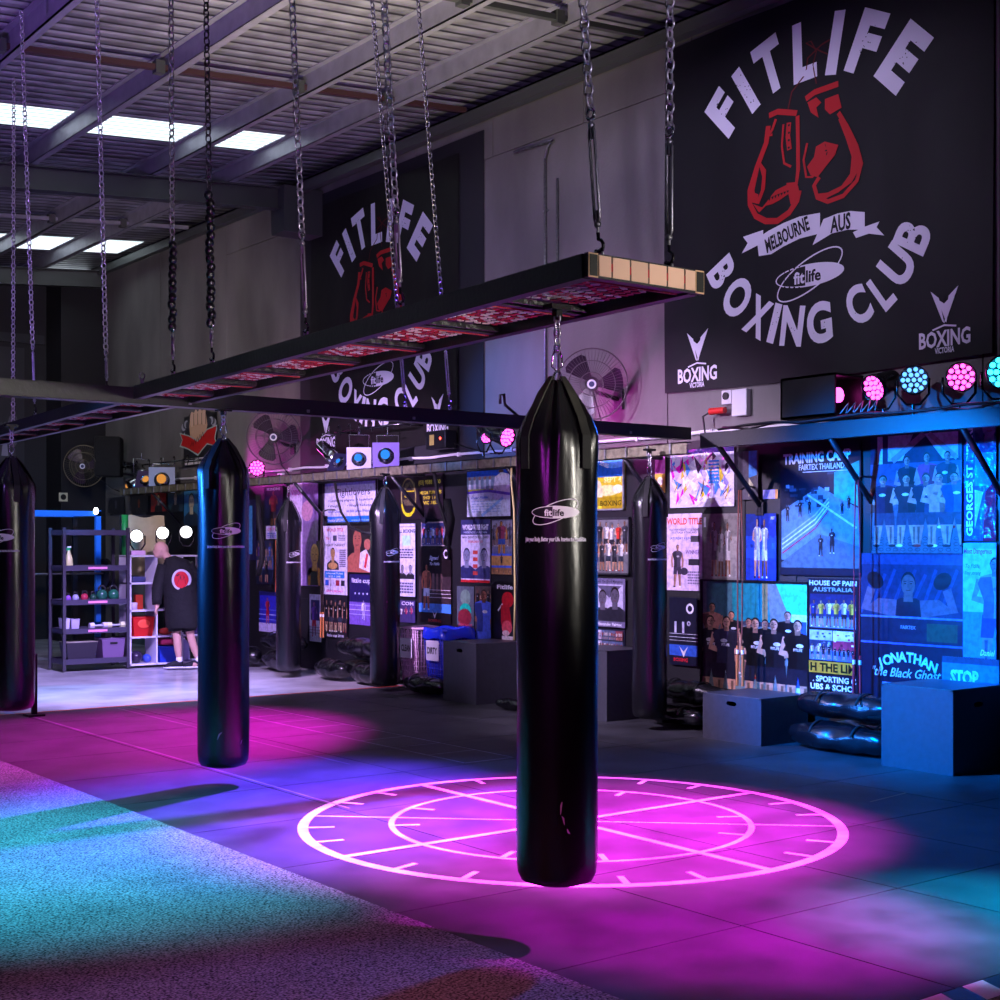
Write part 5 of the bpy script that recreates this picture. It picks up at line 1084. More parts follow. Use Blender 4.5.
# ================================================================ FLOOR THINGS BY THE POSTER WALL
def plyo(label,x0,x1,y0,y1,h,hole,hz=.8):
    t=thing('plyo_box',label,'box',((x0+x1)/2,(y0+y1)/2,0),0,'plyo boxes along the poster wall'); q=MB()
    X0,X1,A,B=x0-t.location.x,x1-t.location.x,y0-t.location.y,y1-t.location.y; th=.018
    def panel(o,u,w,n,W,H,hol):
        """panel at origin o spanning u*W,w*H, inward normal n, optional hole (cu,cv,ru,rv)"""
        o,u,w,n=map(Vector,(o,u,w,n))
        if not hol: 
            vs=[o+u*a+w*b_+n*c_ for a in(0,W) for b_ in(0,H) for c_ in(0,th)]; q.add(vs,[(0,1,3,2),(4,6,7,5),(0,4,5,1),(2,3,7,6),(0,2,6,4),(1,5,7,3)],False); return
        cu,cv_,ru,rv=hol; N=40; vs=[]
        for off in(0,th):
            for k in range(N):
                a=2*PI*k/N; c_,s_=math.cos(a),math.sin(a); vs.append(o+n*off+u*(cu+ru*math.copysign(abs(c_)**.6,c_))+w*(cv_+rv*math.copysign(abs(s_)**.8,s_)))
            for k in range(N):
                a=2*PI*k/N; c_,s_=math.cos(a),math.sin(a); tx=((W-cu) if c_>0 else cu)/max(abs(c_),1e-6); ty=((H-cv_) if s_>0 else cv_)/max(abs(s_),1e-6); r=min(tx,ty); vs.append(o+n*off+u*(cu+c_*r)+w*(cv_+s_*r))
        fs=[]
        for b_ in(0,2*N):
            for k in range(N): j=(k+1)%N; fs.append((b_+k,b_+j,b_+N+j,b_+N+k))
        for k in range(N): j=(k+1)%N; fs.append((k,2*N+k,2*N+j,j))
        q.add(vs,fs,False)
        for cx_,cy_ in((0,0),(W,0),(0,H),(W,H)):   # square corners cut off by the radial fill
            pass
    Ly,Lx=B-A,X1-X0
    panel((X0,A,0),(0,1,0),(0,0,1),(1,0,0),Ly,h,(Ly*.5,h*hz,.055,.02) if 'x' in hole else None)
    panel((X0,A,0),(1,0,0),(0,0,1),(0,1,0),Lx,h,(Lx*.5,h*hz,.055,.02) if 'y' in hole else None)
    panel((X1,A,0),(0,1,0),(0,0,1),(-1,0,0),Ly,h,None); panel((X0,B,0),(1,0,0),(0,0,1),(0,-1,0),Lx,h,None)
    for sx in(X0+.012,X1-.012):
        for sy in(A+.012,B-.012): q.box((sx,sy,h/2),(.026,.026,h-.004),bev=.003)
    q.build('side_panels','box',t)
    q=MB(); q.box((0,0,h-.009),(Lx+.002,Ly+.002,.018),bev=.003); q.build('top_panel','box',t)
    for sx in():
        for sy in(A+.012,B-.012): q.box((sx,sy,h/2),(.026,.026,h-.004),bev=.003)
    return t
plyo('large plyo box nearest the camera, lit blue, right of the black heavy sacks',8.58,9.2,5.93,6.55,.615,'y')
plyo('low plyo box with a hand hole, left of the stacked black sacks',8.60,9.18,7.76,8.42,.39,'x',.82)
plyo('grey-brown plyo box with a hand hole beside the dirty laundry basket',8.50,9.12,11.56,12.15,.63,'x',.86)
plyo('tall-sided plyo box half hidden behind the nearest bag',8.66,9.2,9.72,10.35,.66,'')
SG='black filled sacks piled at the foot of the wall'
def sack(label,p0,p1,r,flat=.85,seed=0,straps=2,bend=.0):
    p0=Vector(p0);p1=Vector(p1); d=(p1-p0); Ln=d.length; d.normalize(); up=Vector((0,0,1)); side=d.cross(up).normalized()
    t=thing('heavy_sack',label,'sack',(p0+p1)/2,0,SG); q=MB(); rnd=random.Random(seed); n=22; seg=26; vs=[];fs=[]; ph=[rnd.uniform(0,6) for _ in range(6)]; C_=(p0+p1)/2
    for i in range(n+1):
        k=i/n; e=min(1,math.sin(PI*min(max(k,0.002),.998))**.28 if 0<k<1 else .05); 
        rr=r*e*(1+.06*math.sin(k*11+ph[0]))*(1-.12*math.exp(-((k-.5)/.05)**2)-.08*math.exp(-((k-.22)/.03)**2)-.08*math.exp(-((k-.78)/.03)**2))
        c=p0.lerp(p1,k)-C_+side*bend*math.sin(PI*k)
        for j in range(seg):
            a=2*PI*j/seg; m=1+.05*math.sin(3*a+k*9+ph[1])+.03*math.sin(5*a-k*14+ph[2])
            x=math.cos(a)*rr*m; z=math.sin(a)*rr*m*flat; z=max(z,-r*flat*.92); vs.append(c+side*x+up*z)
    for i in range(n):
        for j in range(seg): k2=(j+1)%seg; fs.append((i*seg+j,i*seg+k2,(i+1)*seg+k2,(i+1)*seg+j))
    fs.append(list(range(seg))[::-1]); fs.append([n*seg+j for j in range(seg)]); q.add(vs,fs,True); q.build('sack_body','vinyl',t)
    for s_ in range(straps):
        k=.3+.4*s_/(max(1,straps-1)); q=MB(); c=p0.lerp(p1,k)-C_; pts=[c+side*(math.cos(a)*r*1.04)+up*(math.sin(a)*r*flat*1.05) for a in [PI*.1+i*PI*.09 for i in range(10)]]; q.tube(pts,.012,5,flat=.4); q.build('strap','webbing',t)
    return t
def yx(px,X): return onX(px,600,X).y
y0,y1=yx(889,8.86),yx(779,8.86)
sack('lowest of the three sacks stacked between the two near plyo boxes',(8.84,6.63,.12),(8.84,7.66,.12),.135,seed=1)
sack('long sack lying on top of the stack between the two near plyo boxes',(8.92,6.66,.36),(8.92,7.64,.36),.135,seed=2,bend=.03)
sack('back sack of the stack between the two near plyo boxes, against the posters',(9.10,6.62,.12),(9.10,7.66,.12),.12,seed=3,straps=1)
sack('sack lying at the foot of the bag right of the nearest one',(8.89,8.70,.11),(8.89,9.45,.11),.10,seed=4)
sack('sack on top of the pile under the large number poster',(9.02,8.55,.31),(9.05,9.5,.32),.12,seed=5)
sack('sack behind the pile under the large number poster',(9.13,8.55,.11),(9.13,9.5,.11),.10,seed=6,straps=1)
sack('short sack in front, between the slim bag and the blue-lit bag',(8.75,13.75,.12),(8.80,14.45,.12),.14,seed=7)
sack('sack left of the short front sack, behind the bag gap',(8.78,14.55,.12),(8.75,15.25,.12),.14,seed=8)
sack('sack lying on top of the pile between the slim bag and the blue-lit bag',(8.95,13.7,.37),(8.98,15.1,.39),.16,seed=9,bend=.03)
sack('sack behind the pile between the slim bag and the blue-lit bag',(9.10,13.6,.13),(9.10,15.2,.13),.13,seed=10,straps=1)
sack('sack at the wall foot left of the slim bag',(8.75,15.9,.13),(8.85,16.8,.13),.14,seed=11)
sack('upper sack at the wall foot left of the slim bag',(8.98,16.0,.36),(9.02,17.2,.34),.15,seed=12)
sack('farthest sack at the left end of the piles',(8.80,17.0,.14),(8.9,17.6,.14),.14,seed=13,straps=1)
sack('sack in front of the two laundry baskets',(8.62,12.30,.11),(8.66,13.1,.11),.12,seed=14)
sack('round sack between the grey-brown plyo box and the nearest bag',(8.80,10.72,.20),(8.86,11.15,.20),.21,flat=.92,seed=15,straps=1)
sack('lower flat sack under the round one beside the nearest bag',(8.50,10.70,.06),(8.50,11.2,.06),.07,seed=16,straps=0)
def basket(label,x,y,col,txt,h,liner=None):
    t=thing('laundry_basket',label,'laundry basket',(x,y,0),0,'plastic laundry baskets'); q=MB(); q.C(col); a0,a1=.15,.21; n=9
    for s,ax in((-1,0),(1,0),(-1,1),(1,1)):
        for i in range(n+1):
            k=(i/n-.5)*2
            def P(z): 
                f=a0+(a1-a0)*z/h; return Vector((s*f,k*f,z)) if ax==0 else Vector((k*f,s*f,z))
            q.tube([P(.02),P(h*.5),P(h*.97)],.010,4)
        for zz in [.03+.06*j*h/.7 for j in range(11)]:
            f=a0+(a1-a0)*zz/h; p=[Vector((s*f,-f,zz)),Vector((s*f,f,zz))] if ax==0 else [Vector((-f,s*f,zz)),Vector((f,s*f,zz))]; q.tube(p,.006,4)
    q.box((0,0,.02),(2*a0,2*a0,.02)); q.build('slatted_tub','paint',t)
    q=MB(); q.C(col); q.tube([(-a1,-a1,h),(a1,-a1,h),(a1,a1,h),(-a1,a1,h)],.02,6,closed=True); q.build('rim','paint',t)
    q=MB(); q.C('#e4e0ee'); b=a1+.012
    c=Cv(q,1,1,lambda u,v,l:(-b-l-.01+(h*.55-v)*(-.0),-u,v),.0006); q.bx(-b-.008,-b-.004,-.12,.12,h*.52,h*.84); c.text(txt,0,h*.68,.07,'#14141a',w=.19,bold=.03); q.build('paper_label','paint',t)
    if liner:
        q=MB(); q.C(liner); vs=[];N=28
        for j,(f,z) in enumerate(((a1*.8,h-.12),(a1*.98,h+.02),(a1*1.12,h+.025),(a1*1.18,h-.09))):
            for i in range(N):
                an=2*PI*i/N; c_,s_=math.cos(an),math.sin(an); m=max(abs(c_),abs(s_)); vs.append((c_/m**.8*f,s_/m**.8*f,z+.012*math.sin(5*an+j)))
        q.add(vs,[(j*N+i,j*N+(i+1)%N,(j+1)*N+(i+1)%N,(j+1)*N+i) for j in range(3) for i in range(N)],True); q.build('bag_liner','gloss',t)
    return t
basket('blue laundry basket labelled dirty, with a blue liner folded over its rim',9.0,12.75,'#3a48d8','DIRTY',.70,'#1c34d0')
basket('pink-white laundry basket labelled clean, half behind the blue-lit bag',9.0,13.28,'#e0b8d8','CLEAN',.70)
# ---- straps, ropes and bands on the rig
def strap(name,label,pts,r,mm,cat,extra=None,col=None):
    q=MB(); q.C(col or '#0b0b0d'); q.tube(pts,r,6); 
    if extra: extra(q)
    return tag(q.build(name,mm),label,cat)
A_=lambda px,py,X=8.78: onX(px,py,X)
strap('resistance_band','black band looping down from the channel to the blue-lit bag',[A_(335,482),A_(337,497),A_(341,512),A_(350,527),A_(362,532),A_(373,534)],.016,'webbing','band')
strap('suspension_trainer','black suspension strap with a blue-lit buckle, hanging over the crest sign',[A_(434,470),A_(436,484),A_(438,500),A_(442,512),A_(447,528),A_(450,560)],.022,'webbing','strap',lambda q:(q.tube([A_(447,500,8.8),A_(451,520,8.8),A_(447,545,8.8)],.05,6),))
strap('suspension_trainer','chrome-buckled strap left of the slim bag, with two hanging handles',[A_(258,495),A_(259,520),A_(262,545),A_(262,560),A_(258,575)],.035,'webbing','strap')
strap('hanging_cable','pale twisted cord hanging beside the signed white-shirt sheet',[A_(512,462),A_(511,480),A_(514,510),A_(515,600),A_(514,640)],.010,'paint','cord',col='#c8b878')
strap('hook_bar','thin angled black hook over the cross beam behind the nearest bag',[onY(500,404,BY+.05),onY(500,395,BY+.05),onY(504,394,BY+.05),onY(505,405,BY+.05),onY(519,417,BY+.05)],.012,'rack','hook')
def rope(label,px,yt,yb,col,handles=True,X=9.05):
    t=thing('skipping_rope',label,'skipping rope',onX(px,yt,X),0,'skipping ropes hanging on the wall'); o=t.location; b=onX(px,yb,X)
    q=MB(); q.C(col); L_=o.z-b.z
    for s in(-1,1): q.tube([(0,s*.012,0),(0,s*.03,-L_*.3),(0,s*.025,-L_*.7),(0,s*.02,-L_*.78)],.007,5)
    q.build('rope','paint',t)
    q=MB(); q.C('#15151a'); q.tube([(0,0,.0),(.08,0,.03),(WX-.08-X,0,.03)],.010,5); q.build('peg','paint',t)
    for s in(-1,1):
        q=MB(); q.C('#c87840' if handles else '#b02030'); q.cyl((0,s*.03,-L_*.78),(0,s*.035,-L_*.98),.011,.013,10); q.C('#ffffff'); q.cyl((0,s*.03,-L_*.80),(0,s*.03,-L_*.82),.0125,seg=10); q.build('handle','paint',t)
rope('brown skipping rope with orange handles before the large team photo',740,490,690,'#7a4034')
rope('red skipping rope hanging between the training camp and boxer posters',857,480,705,'#a82030',False)
rope('dark skipping rope with pink-white handles right of the slim bag',322,512,640,'#3a2a28')
# ================================================================ BACK OF THE GYM
t=thing('storage_shelf','dark steel five-tier storage shelf with kit on it','shelving unit',(6.94,18.18,0)); ox,oy=6.94,18.18
q=MB(); q.C('#4a4658')
for x in(6.49,7.36):
    for y in(17.92,18.44): 
        p=MB(); p.C('#34303e'); p.bx(x-ox-.02,x-ox+.02,y-oy-.02,y-oy+.02,0,1.88); p.build('upright','paint',t)
for z in(1.82,1.35,.90,.52,.12):
    p=MB(); p.C('#383448'); p.bx(-.44,.42,-.27,-.255,z-.04,z+.03); p.bx(-.44,.42,.255,.27,z-.04,z+.03); p.bx(-.45,-.44,-.26,.26,z-.04,z+.03); p.C('#26242c'); p.bx(-.44,.42,-.255,.255,z-.01,z+.01); 
    p.build('shelf_board','paint',t)
    if .2<z<1.5: p=MB(); p.C('#e088b8'); p.box((.0,-.274,z-.005),(.26,.006,.03)); p.build('shelf_label','paint',t)
sh=lambda x,z:Vector((x,18.05,z))
t=thing('spray_bottle','clear spray bottle with green and white head on the dark shelf','spray bottle',(6.60,18.05,1.361))
q=MB(); q.C('#e0e0a0'); q.lathe([(0,0),(.05,.0),(.055,.03),(.05,.11),(.018,.2),(.018,.22)],(0,0,0),16); q.build('bottle','gloss',t); q=MB(); q.C('#18a860'); q.box((-.01,0,.235),(.06,.025,.035),bev=.006); q.C('#f0f0f0'); q.box((.005,0,.262),(.05,.03,.02),bev=.004); q.box((-.04,0,.225),(.01,.015,.04)); q.build('spray_head','paint',t)
KG='kettlebells on the dark shelf'
def kettle(label,x,z,r,col):
    t=thing('kettlebell',label,'kettlebell',(x,18.02,z),0,KG); q=MB(); q.C(col); q.lathe([(0,0),(r*.6,0),(r*.9,r*.35),(r,r*.9),(r*.85,r*1.5),(r*.5,r*1.85),(0,r*1.95)],(0,0,0),16); q.build('bell','gloss',t)
    q=MB(); q.C('#2a2a2e'); q.tube([(-r*.55,0,r*1.5),(-r*.6,0,r*2.2),(-r*.3,0,r*2.6),(r*.3,0,r*2.6),(r*.6,0,r*2.2),(r*.55,0,r*1.5)],r*.16,6); q.build('handle','gloss',t)
for i,(x,r,c_,l_) in enumerate([(6.58,.04,'#8a50b8','small violet'),(6.68,.045,'#9a9ac0','small grey'),(6.80,.05,'#a83048','dark red'),(6.92,.045,'#204838','tiny dark green'),(7.04,.075,'#205848','larger left green'),(7.20,.075,'#206048','larger right green')]): kettle(l_+' kettlebell in the row on the middle shelf',x,.911,r,c_)
def dumb(label,x,z,c1,yy=18.0):
    t=thing('dumbbell',label,'dumbbell',(x,yy,z+.045),0,'dumbbells on the dark shelf'); q=MB(); q.C('#b0b0c0'); q.cyl((-.07,0,0),(.07,0,0),.015,seg=10); q.build('grip','paint',t)
    for s in(-1,1): q=MB(); q.C(c1); q.cyl((s*.06,0,0),(s*.12,0,0),.045,seg=6,smooth=False); q.build('head','paint',t)
dumb('white-headed dumbbell in the middle of the lower shelf',6.98,.531,'#c8c0d8'); dumb('cream-ended dumbbell at the right of the lower shelf',7.22,.531,'#d8d8a8')
def tub(name,label,x0,x1,yc,z,h,c1,lid=None,cat='container',dp=.28):
    t=thing(name,label,cat,((x0+x1)/2,yc,z)); w=(x1-x0)/2; q=MB(); q.C(c1); k=.86
    vs=[(s*w*f,u*dp/2*f,zz) for f,zz in((k,0),(1,h)) for s,u in((-1,-1),(1,-1),(1,1),(-1,1))]; q.add(vs,[(0,1,5,4),(1,2,6,5),(2,3,7,6),(3,0,4,7),(3,2,1,0)],False)
    q.build('tub','paint',t); q=MB(); q.C(lid or c1); q.tube([(-w,-dp/2,h),(w,-dp/2,h),(w,dp/2,h),(-w,dp/2,h)],.008,5,closed=True)
    if lid: q.box((0,0,h),(2*w,dp,.012))
    else: q.C('#060608'); q.box((0,0,h*.8),(w*1.8,dp*.85,.01))
    q.build('rim' if not lid else 'lid','paint',t)
    return t
tub('plastic_tub','white plastic tub at the left end of the lower shelf',6.50,6.58,18.05,.531,.15,'#b8b4d8',dp=.2); tub('plastic_tub','translucent lilac tub next to the white one on the lower shelf',6.60,6.71,18.05,.531,.14,'#a8a0c0',dp=.2)
t=tub('storage_crate','mauve storage crate with handle slot on the bottom shelf',7.0,7.32,18.05,.131,.27,'#6a5078'); q=MB(); q.C('#101014'); q.box((0,-.143,.21),(.10,.006,.025)); q.build('handle_slot','paint',t)
tub('storage_crate','dark crate with pale edge at the left of the bottom shelf',6.52,6.94,18.05,.131,.24,'#241f2c',lid='#8a8478')
q=MB(); q.C('#b02018'); q.lathe([(0,0),(.02,0),(.035,.18),(0,.2)],(6.62,18.0,.70),10); tag(q.build('foam_roller_cone','paint'),'small red cone standing under the middle shelf','cone') if False else None
# rack behind
t=thing('squat_rack','blue-lit power rack standing behind the dark shelf','squat rack',(6.8,19.5,0)); M['bluelit']=mat('blue_lit_steel','#2a78d8',rough=.35)  # blue light falling on the rack is put into its base colour
for x in(-.62,.62):
    for y in(-.35,.55):
        p=MB(); p.bx(x-.035,x+.035,y-.035,y+.035,0,2.14); p.build('post','bluelit' if y<0 else 'rack',t)
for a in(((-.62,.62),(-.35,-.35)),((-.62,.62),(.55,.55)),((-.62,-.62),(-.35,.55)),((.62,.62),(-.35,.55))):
    p=MB(); (x0,x1),(y0_,y1_)=a; p.bx(x0-.035,x1+.035,y0_-.035,y1_+.035,2.06,2.13); p.build('top_beam','bluelit',t)
p=MB(); p.cyl((-.76,-.42,1.25),(.76,-.42,1.25),.014,seg=8); p.build('barbell_bar','galv',t)
for s in(-1,1): p=MB(); p.cyl((s*.68,-.42,1.25),(s*.73,-.42,1.25),.21,seg=24); p.build('weight_plate','rubber',t)
q=MB(); q.ball(onY(96,511,19.1),(.035,.035,.05),10,8); bb=q.build('bare_bulb','led_white'); 
tag(bb,'small bright bulb glowing above the blue-lit rack','bulb')
q=MB(); p0=onY(96,511,19.1); q.cyl(p0-Vector((0,0,.05)),(p0.x,p0.y,2.135),.012,seg=6); q.build('bulb_stem','rack').parent=bb
# white cube shelf
t=thing('cube_shelf','white cube shelf unit along the back, lit lilac','shelving unit',(7.40,17.92,0)); W_=.375
for i in range(5): p=MB(); p.C('#d8d2e4'); p.bx(i*W_-.011,i*W_+.011,0,.38,.02,1.50); p.build('side','paint',t)
for i,z in enumerate((.03,.40,.76,1.13,1.50)): p=MB(); p.C('#d8d2e4'); p.bx(-.011,4*W_+.011,0,.38,z-.012,z+.012); p.build('shelf','paint',t)
def cell(i,k): return 7.40+W_*(i+.5),18.06,(.042,.412,.772,1.142)[k]
x,y,z=cell(0,1); t=tub('toy_bin','red plastic bin in the first column of the cube shelf',x-.15,x+.15,y,z,.26,'#c01818',cat='bin'); q=MB(); q.C('#f0503a'); q.ball((0,-.142,.17),(.09,.006,.06),16,8); q.build('printed_patch','paint',t)
x,y,z=cell(1,0); tub('toy_bin','blue plastic bin at the bottom of the second column',x-.15,x+.13,y,z,.22,'#1c38b0',cat='bin')
q=MB(); q.C('#e04878'); q.box((x,y,z+.275),(.2,.2,.085),bev=.03); tag(q.build('folded_towel','fabric'),'pink folded towel on the blue bin','towel')
x,y,z=cell(0,0); q=MB(); q.C('#2a2038'); q.ball((x-.05,y,z+.085),(.09,.09,.085)); tag(q.build('boxing_glove','gloss'),'dark glove bundle in the bottom left cube','glove'); q=MB(); q.C('#3a50b0'); q.ball((x+.1,y,z+.06),(.06,.08,.06)); tag(q.build('boxing_glove','gloss'),'small blue glove beside the dark one in the bottom left cube','glove')
x,y,z=cell(0,2); q=MB(); q.C('#d0c0d8'); q.lathe([(0,0),(.05,0),(.055,.09),(.05,.095)],(x-.09,y,z),14); tag(q.build('cup','paint'),'pale cup in the third cube of the first column','cup'); q=MB(); q.C('#a83018'); q.box((x+.0,y+.05,z+.10),(.10,.08,.20)); tag(q.build('carton','paint'),'orange carton in the third cube of the first column','carton')
x,y,z=cell(0,3); q=MB(); q.C('#38406a'); q.box((x-.03,y,z+.04),(.2,.12,.08),bev=.02); tag(q.build('shoe_pair','paint'),'dark blue shoe bundle in the top left cube','shoes')
x,y,z=cell(1,1); q=MB(); q.C('#c04030'); q.ball((x,y,z+.05),(.11,.06,.05)); tag(q.build('head_guard','gloss'),'red pad in the second cube from the bottom','pad'); 
x,y,z=cell(2,0); t=thing('water_jug','large pale water jug in the bottom row behind the man','jug',(x-.12,y-.02,z)); q=MB(); q.C('#a8a8d8'); q.lathe([(0,0),(.08,0),(.085,.03),(.085,.2),(.05,.28),(.02,.30)],(0,0,0),18); q.build('body','gloss',t); q=MB(); q.C('#e8e8f0'); q.cyl((0,0,.295),(0,0,.32),.022); q.build('cap','paint',t)
for i in(2,3):
    for k in(1,2,3): x,y,z=cell(i,k); q=MB(); q.C(['#3a2858','#28284a','#582838'][(i+k)%3]); q.box((x,y,z+.09),(.26,.22,.18),bev=.03); tag(q.build('gym_bag','fabric'),'%s bundle in the %s column of the cube shelf, %s cube up'%(['violet','navy','maroon'][(i+k)%3],['third','fourth'][i-2],['second','third','fourth'][k-1]),'bag')
q=MB(); q.C('#d8b0d8'); q.box((7.53,18.06,1.545),(.2,.2,.06),bev=.006); tag(q.build('cardboard_box','paint'),'flat pink box on top of the cube shelf','box')
for i,(px,py) in enumerate(((136.5,536),(162.5,533),(186,532))):
    c=onY(px,py,18.02); par(['white stage lamp on the cube shelf, left of three','white stage lamp on the cube shelf above the man, middle of three','white stage lamp on the cube shelf, right of three'][i],c,(-.50,-.86,-.06),r=.088,L=.24,led='led_white',group='white stage lamps on the cube shelf')
# beige cover and green roll
t=thing('draped_cover','beige canvas cover hanging over a frame behind the white lamps','cover',(8.0,18.9,1.2))
q=MB(); vs=[];n,m=14,10
for i in range(n+1):
    for j in range(m+1):
        u=i/n;v=j/m; vs.append(((u-.5)*.62,.05*math.sin(u*13+v*3)*(1-v)-.14*(1-v),(v)*.86+.02*math.sin(u*9)))
fs=[(i*(m+1)+j,(i+1)*(m+1)+j,(i+1)*(m+1)+j+1,i*(m+1)+j+1) for i in range(n) for j in range(m)]
vs2=[(a,b+.012,c) for a,b,c in vs]; q.add(vs,fs,True); q.add(vs2,[f[::-1] for f in fs],True); q.build('canvas','beige',t); q=MB(); q.tube([(-.34,.03,.86),(.34,.03,.86)],.02,6); q.tube([(-.33,.03,.86),(-.33,.03,-1.2)],.02,6); q.tube([(.33,.03,.86),(.33,.03,-1.2)],.02,6); q.build('stand','rack',t)
q=MB(); q.C('#18883c'); q.lathe([(0,0),(.045,0),(.045,.55),(0,.55)],(7.45,18.235,1.513),12); 
p=q; tag(p.build('rolled_mat','paint'),'green rolled mat standing upright behind the left white lamp','mat')
q=MB(); q.C('#2c2b33'); q.bx(7.45,8.15,24.45,24.49,2.9,5.1); q.C('#4a4a58'); c=Cv(q,.7,2.2,lambda u,v,l:(7.45+u,24.45-l,2.9+v),.001); c.poly([(.05,.0),(.1,.7),(.3,.9),(.5,.6),(.62,.0)],'#3a3840'); c.ell(.5,.75,.1,.3,'#5a5660'); c.poly([(.3,.3),(.36,.9),(.42,.3)],'#8a8698'); tag(q.build('poster','paint'),'dim grey poster high on the back wall behind the leftmost bag','poster')
q=MB(); q.C('#2a2a32'); q.bx(6.6,8.5,24.44,24.49,5.2,5.35); struct(q.build('trim_6','paint'))
# ================================================================ THE MAN
F0=fl(182,668.5); man=thing('person','bald man in black jacket with round red back print, bending to the cube shelf','person',(F0.x,F0.y,0),-ANG)
def skinmesh(name,verts,edges,mm,parent,col=None,root=0,sub=2):
    me=bpy.data.meshes.new(name); me.from_pydata([v[:3] for v in verts],edges,[]); me.update(); ob=bpy.data.objects.new(name,me); COL.objects.link(ob)
    s=ob.modifiers.new('s','SKIN'); me.skin_vertices.new() if not me.skin_vertices else None
    for i,v in enumerate(verts):
        sv=me.skin_vertices[0].data[i]; r=v[3]; sv.radius=(r,r) if not hasattr(r,'__len__') else r; sv.use_root=(i==root)
    u=ob.modifiers.new('u','SUBSURF'); u.levels=sub; u.render_levels=sub
    dg=bpy.context.evaluated_depsgraph_get(); m2=bpy.data.meshes.new_from_object(ob.evaluated_get(dg)); bpy.data.objects.remove(ob)
    q=MB(); q.C(col or '#c89888'); q.add([v.co.copy() for v in m2.vertices],[list(p.vertices) for p in m2.polygons],True); return q.build(name,mm,parent)
SKC='#c99a8a'
V=[(-.02,0,.86,.13),(-.04,.02,1.1,.13),(-.09,.03,1.30,.14),(-.15,.03,1.42,.07),(-.20,.03,1.48,.055),   #0-4 spine,neck
 (-.24,.03,1.53,.06),(-.27,.03,1.58,.085),(-.28,.03,1.615,.08),  #5-7 head
 (-.22,-.01,1.33,.045),(-.31,-.06,1.10,.048),(-.31,-.10,.87,.035),(-.31,-.11,.80,.038),  #8-11 left arm
 (.05,.04,1.32,.045),(.17,.16,1.12,.05),(.14,.34,1.05,.035),(.13,.40,1.05,.036), #12-15 right arm
 (-.09,0,.80,.10),(-.07,-.01,.46,.060),(-.06,.02,.28,.058),(-.045,.03,.11,.034),(-.05,.03,.06,.036),(-.15,-.02,.045,.033), #16-21 left leg
 (.08,.02,.80,.10),(.10,.03,.46,.060),(.14,.07,.28,.056),(.19,.10,.11,.034),(.19,.10,.06,.036),(.13,.03,.045,.033)]
E_=[(0,1),(1,2),(2,3),(3,4),(4,5),(5,6),(6,7),(2,8),(8,9),(9,10),(10,11),(2,12),(12,13),(13,14),(14,15),(0,16),(16,17),(17,18),(18,19),(19,20),(20,21),(0,22),(22,23),(23,24),(24,25),(25,26),(26,27)]
body=skinmesh('body',V,E_,'skin',man,SKC)
q=MB(); q.C(SKC); R=Euler((0,-.25,0)).to_matrix(); H=Vector((-.285,.03,1.585))
q.ball(H,(.098,.078,.112),20,14,R); q.ball(H+Vector((-.045,0,-.05)),(.058,.055,.06),14,10); 
q.loft([(H+Vector((-.088,0,.01)),(.006,0,0),(0,.008,0)),(H+Vector((-.108,0,-.025)),(.012,0,0),(0,.014,0)),(H+Vector((-.094,0,-.036)),(.01,0,0),(0,.014,0))],8)
for s in(-1,1): q.ball(H+Vector((.012,s*.078,-.008)),(.018,.010,.030),10,8)
q.C('#7a4a44'); q.ball(H+Vector((-.088,0,-.062)),(.012,.024,.006),10,6); q.C('#1a1414')
for s in(-1,1): q.ball(H+Vector((-.086,s*.03,.012)),(.008,.011,.006),8,6)
q.C('#8a6a60')
for s in(-1,1): q.tube([H+Vector((-.088,s*.015,.032)),H+Vector((-.082,s*.045,.032))],.004,4)
q.build('head','skin',man)
for nm,hx in(('hand',Vector((-.31,-.115,.80))),('hand',Vector((.13,.42,1.05)))):
    vs=[(0,0,.05,.026),(-.005,0,0,.034),]; ed=[(0,1)]
    dn=Vector((-.15,-.05,-1)).normalized() if hx.x<0 else Vector((0,1,-.15)).normalized(); sd=Vector((0,1,0)) if hx.x<0 else Vector((1,0,0)); bk=-dn
    P=[hx+bk*.05,hx]; vs=[(*P[0],.026),(*P[1],.032)]
    for k in range(4):
        o=hx+sd*(-.028+.019*k)+dn*.02; i=len(vs); ln=(.055,.065,.062,.048)[k]; cu_=dn.cross(sd)*(.5 if hx.x<0 else -.5)
        vs+=[(*o,.011),(*(o+dn*ln*.55),.010),(*(o+dn*ln*.95+cu_*.03),.008)]; ed+=[(1,i),(i,i+1),(i+1,i+2)]
    o=hx-sd*.03; i=len(vs); vs+=[(*o,.012),(*(o-sd*.025+dn*.025),.010),(*(o-sd*.03+dn*.05),.008)]; ed+=[(1,i),(i,i+1),(i+1,i+2)]
    skinmesh(nm,vs,ed,'skin',man,SKC,root=1)
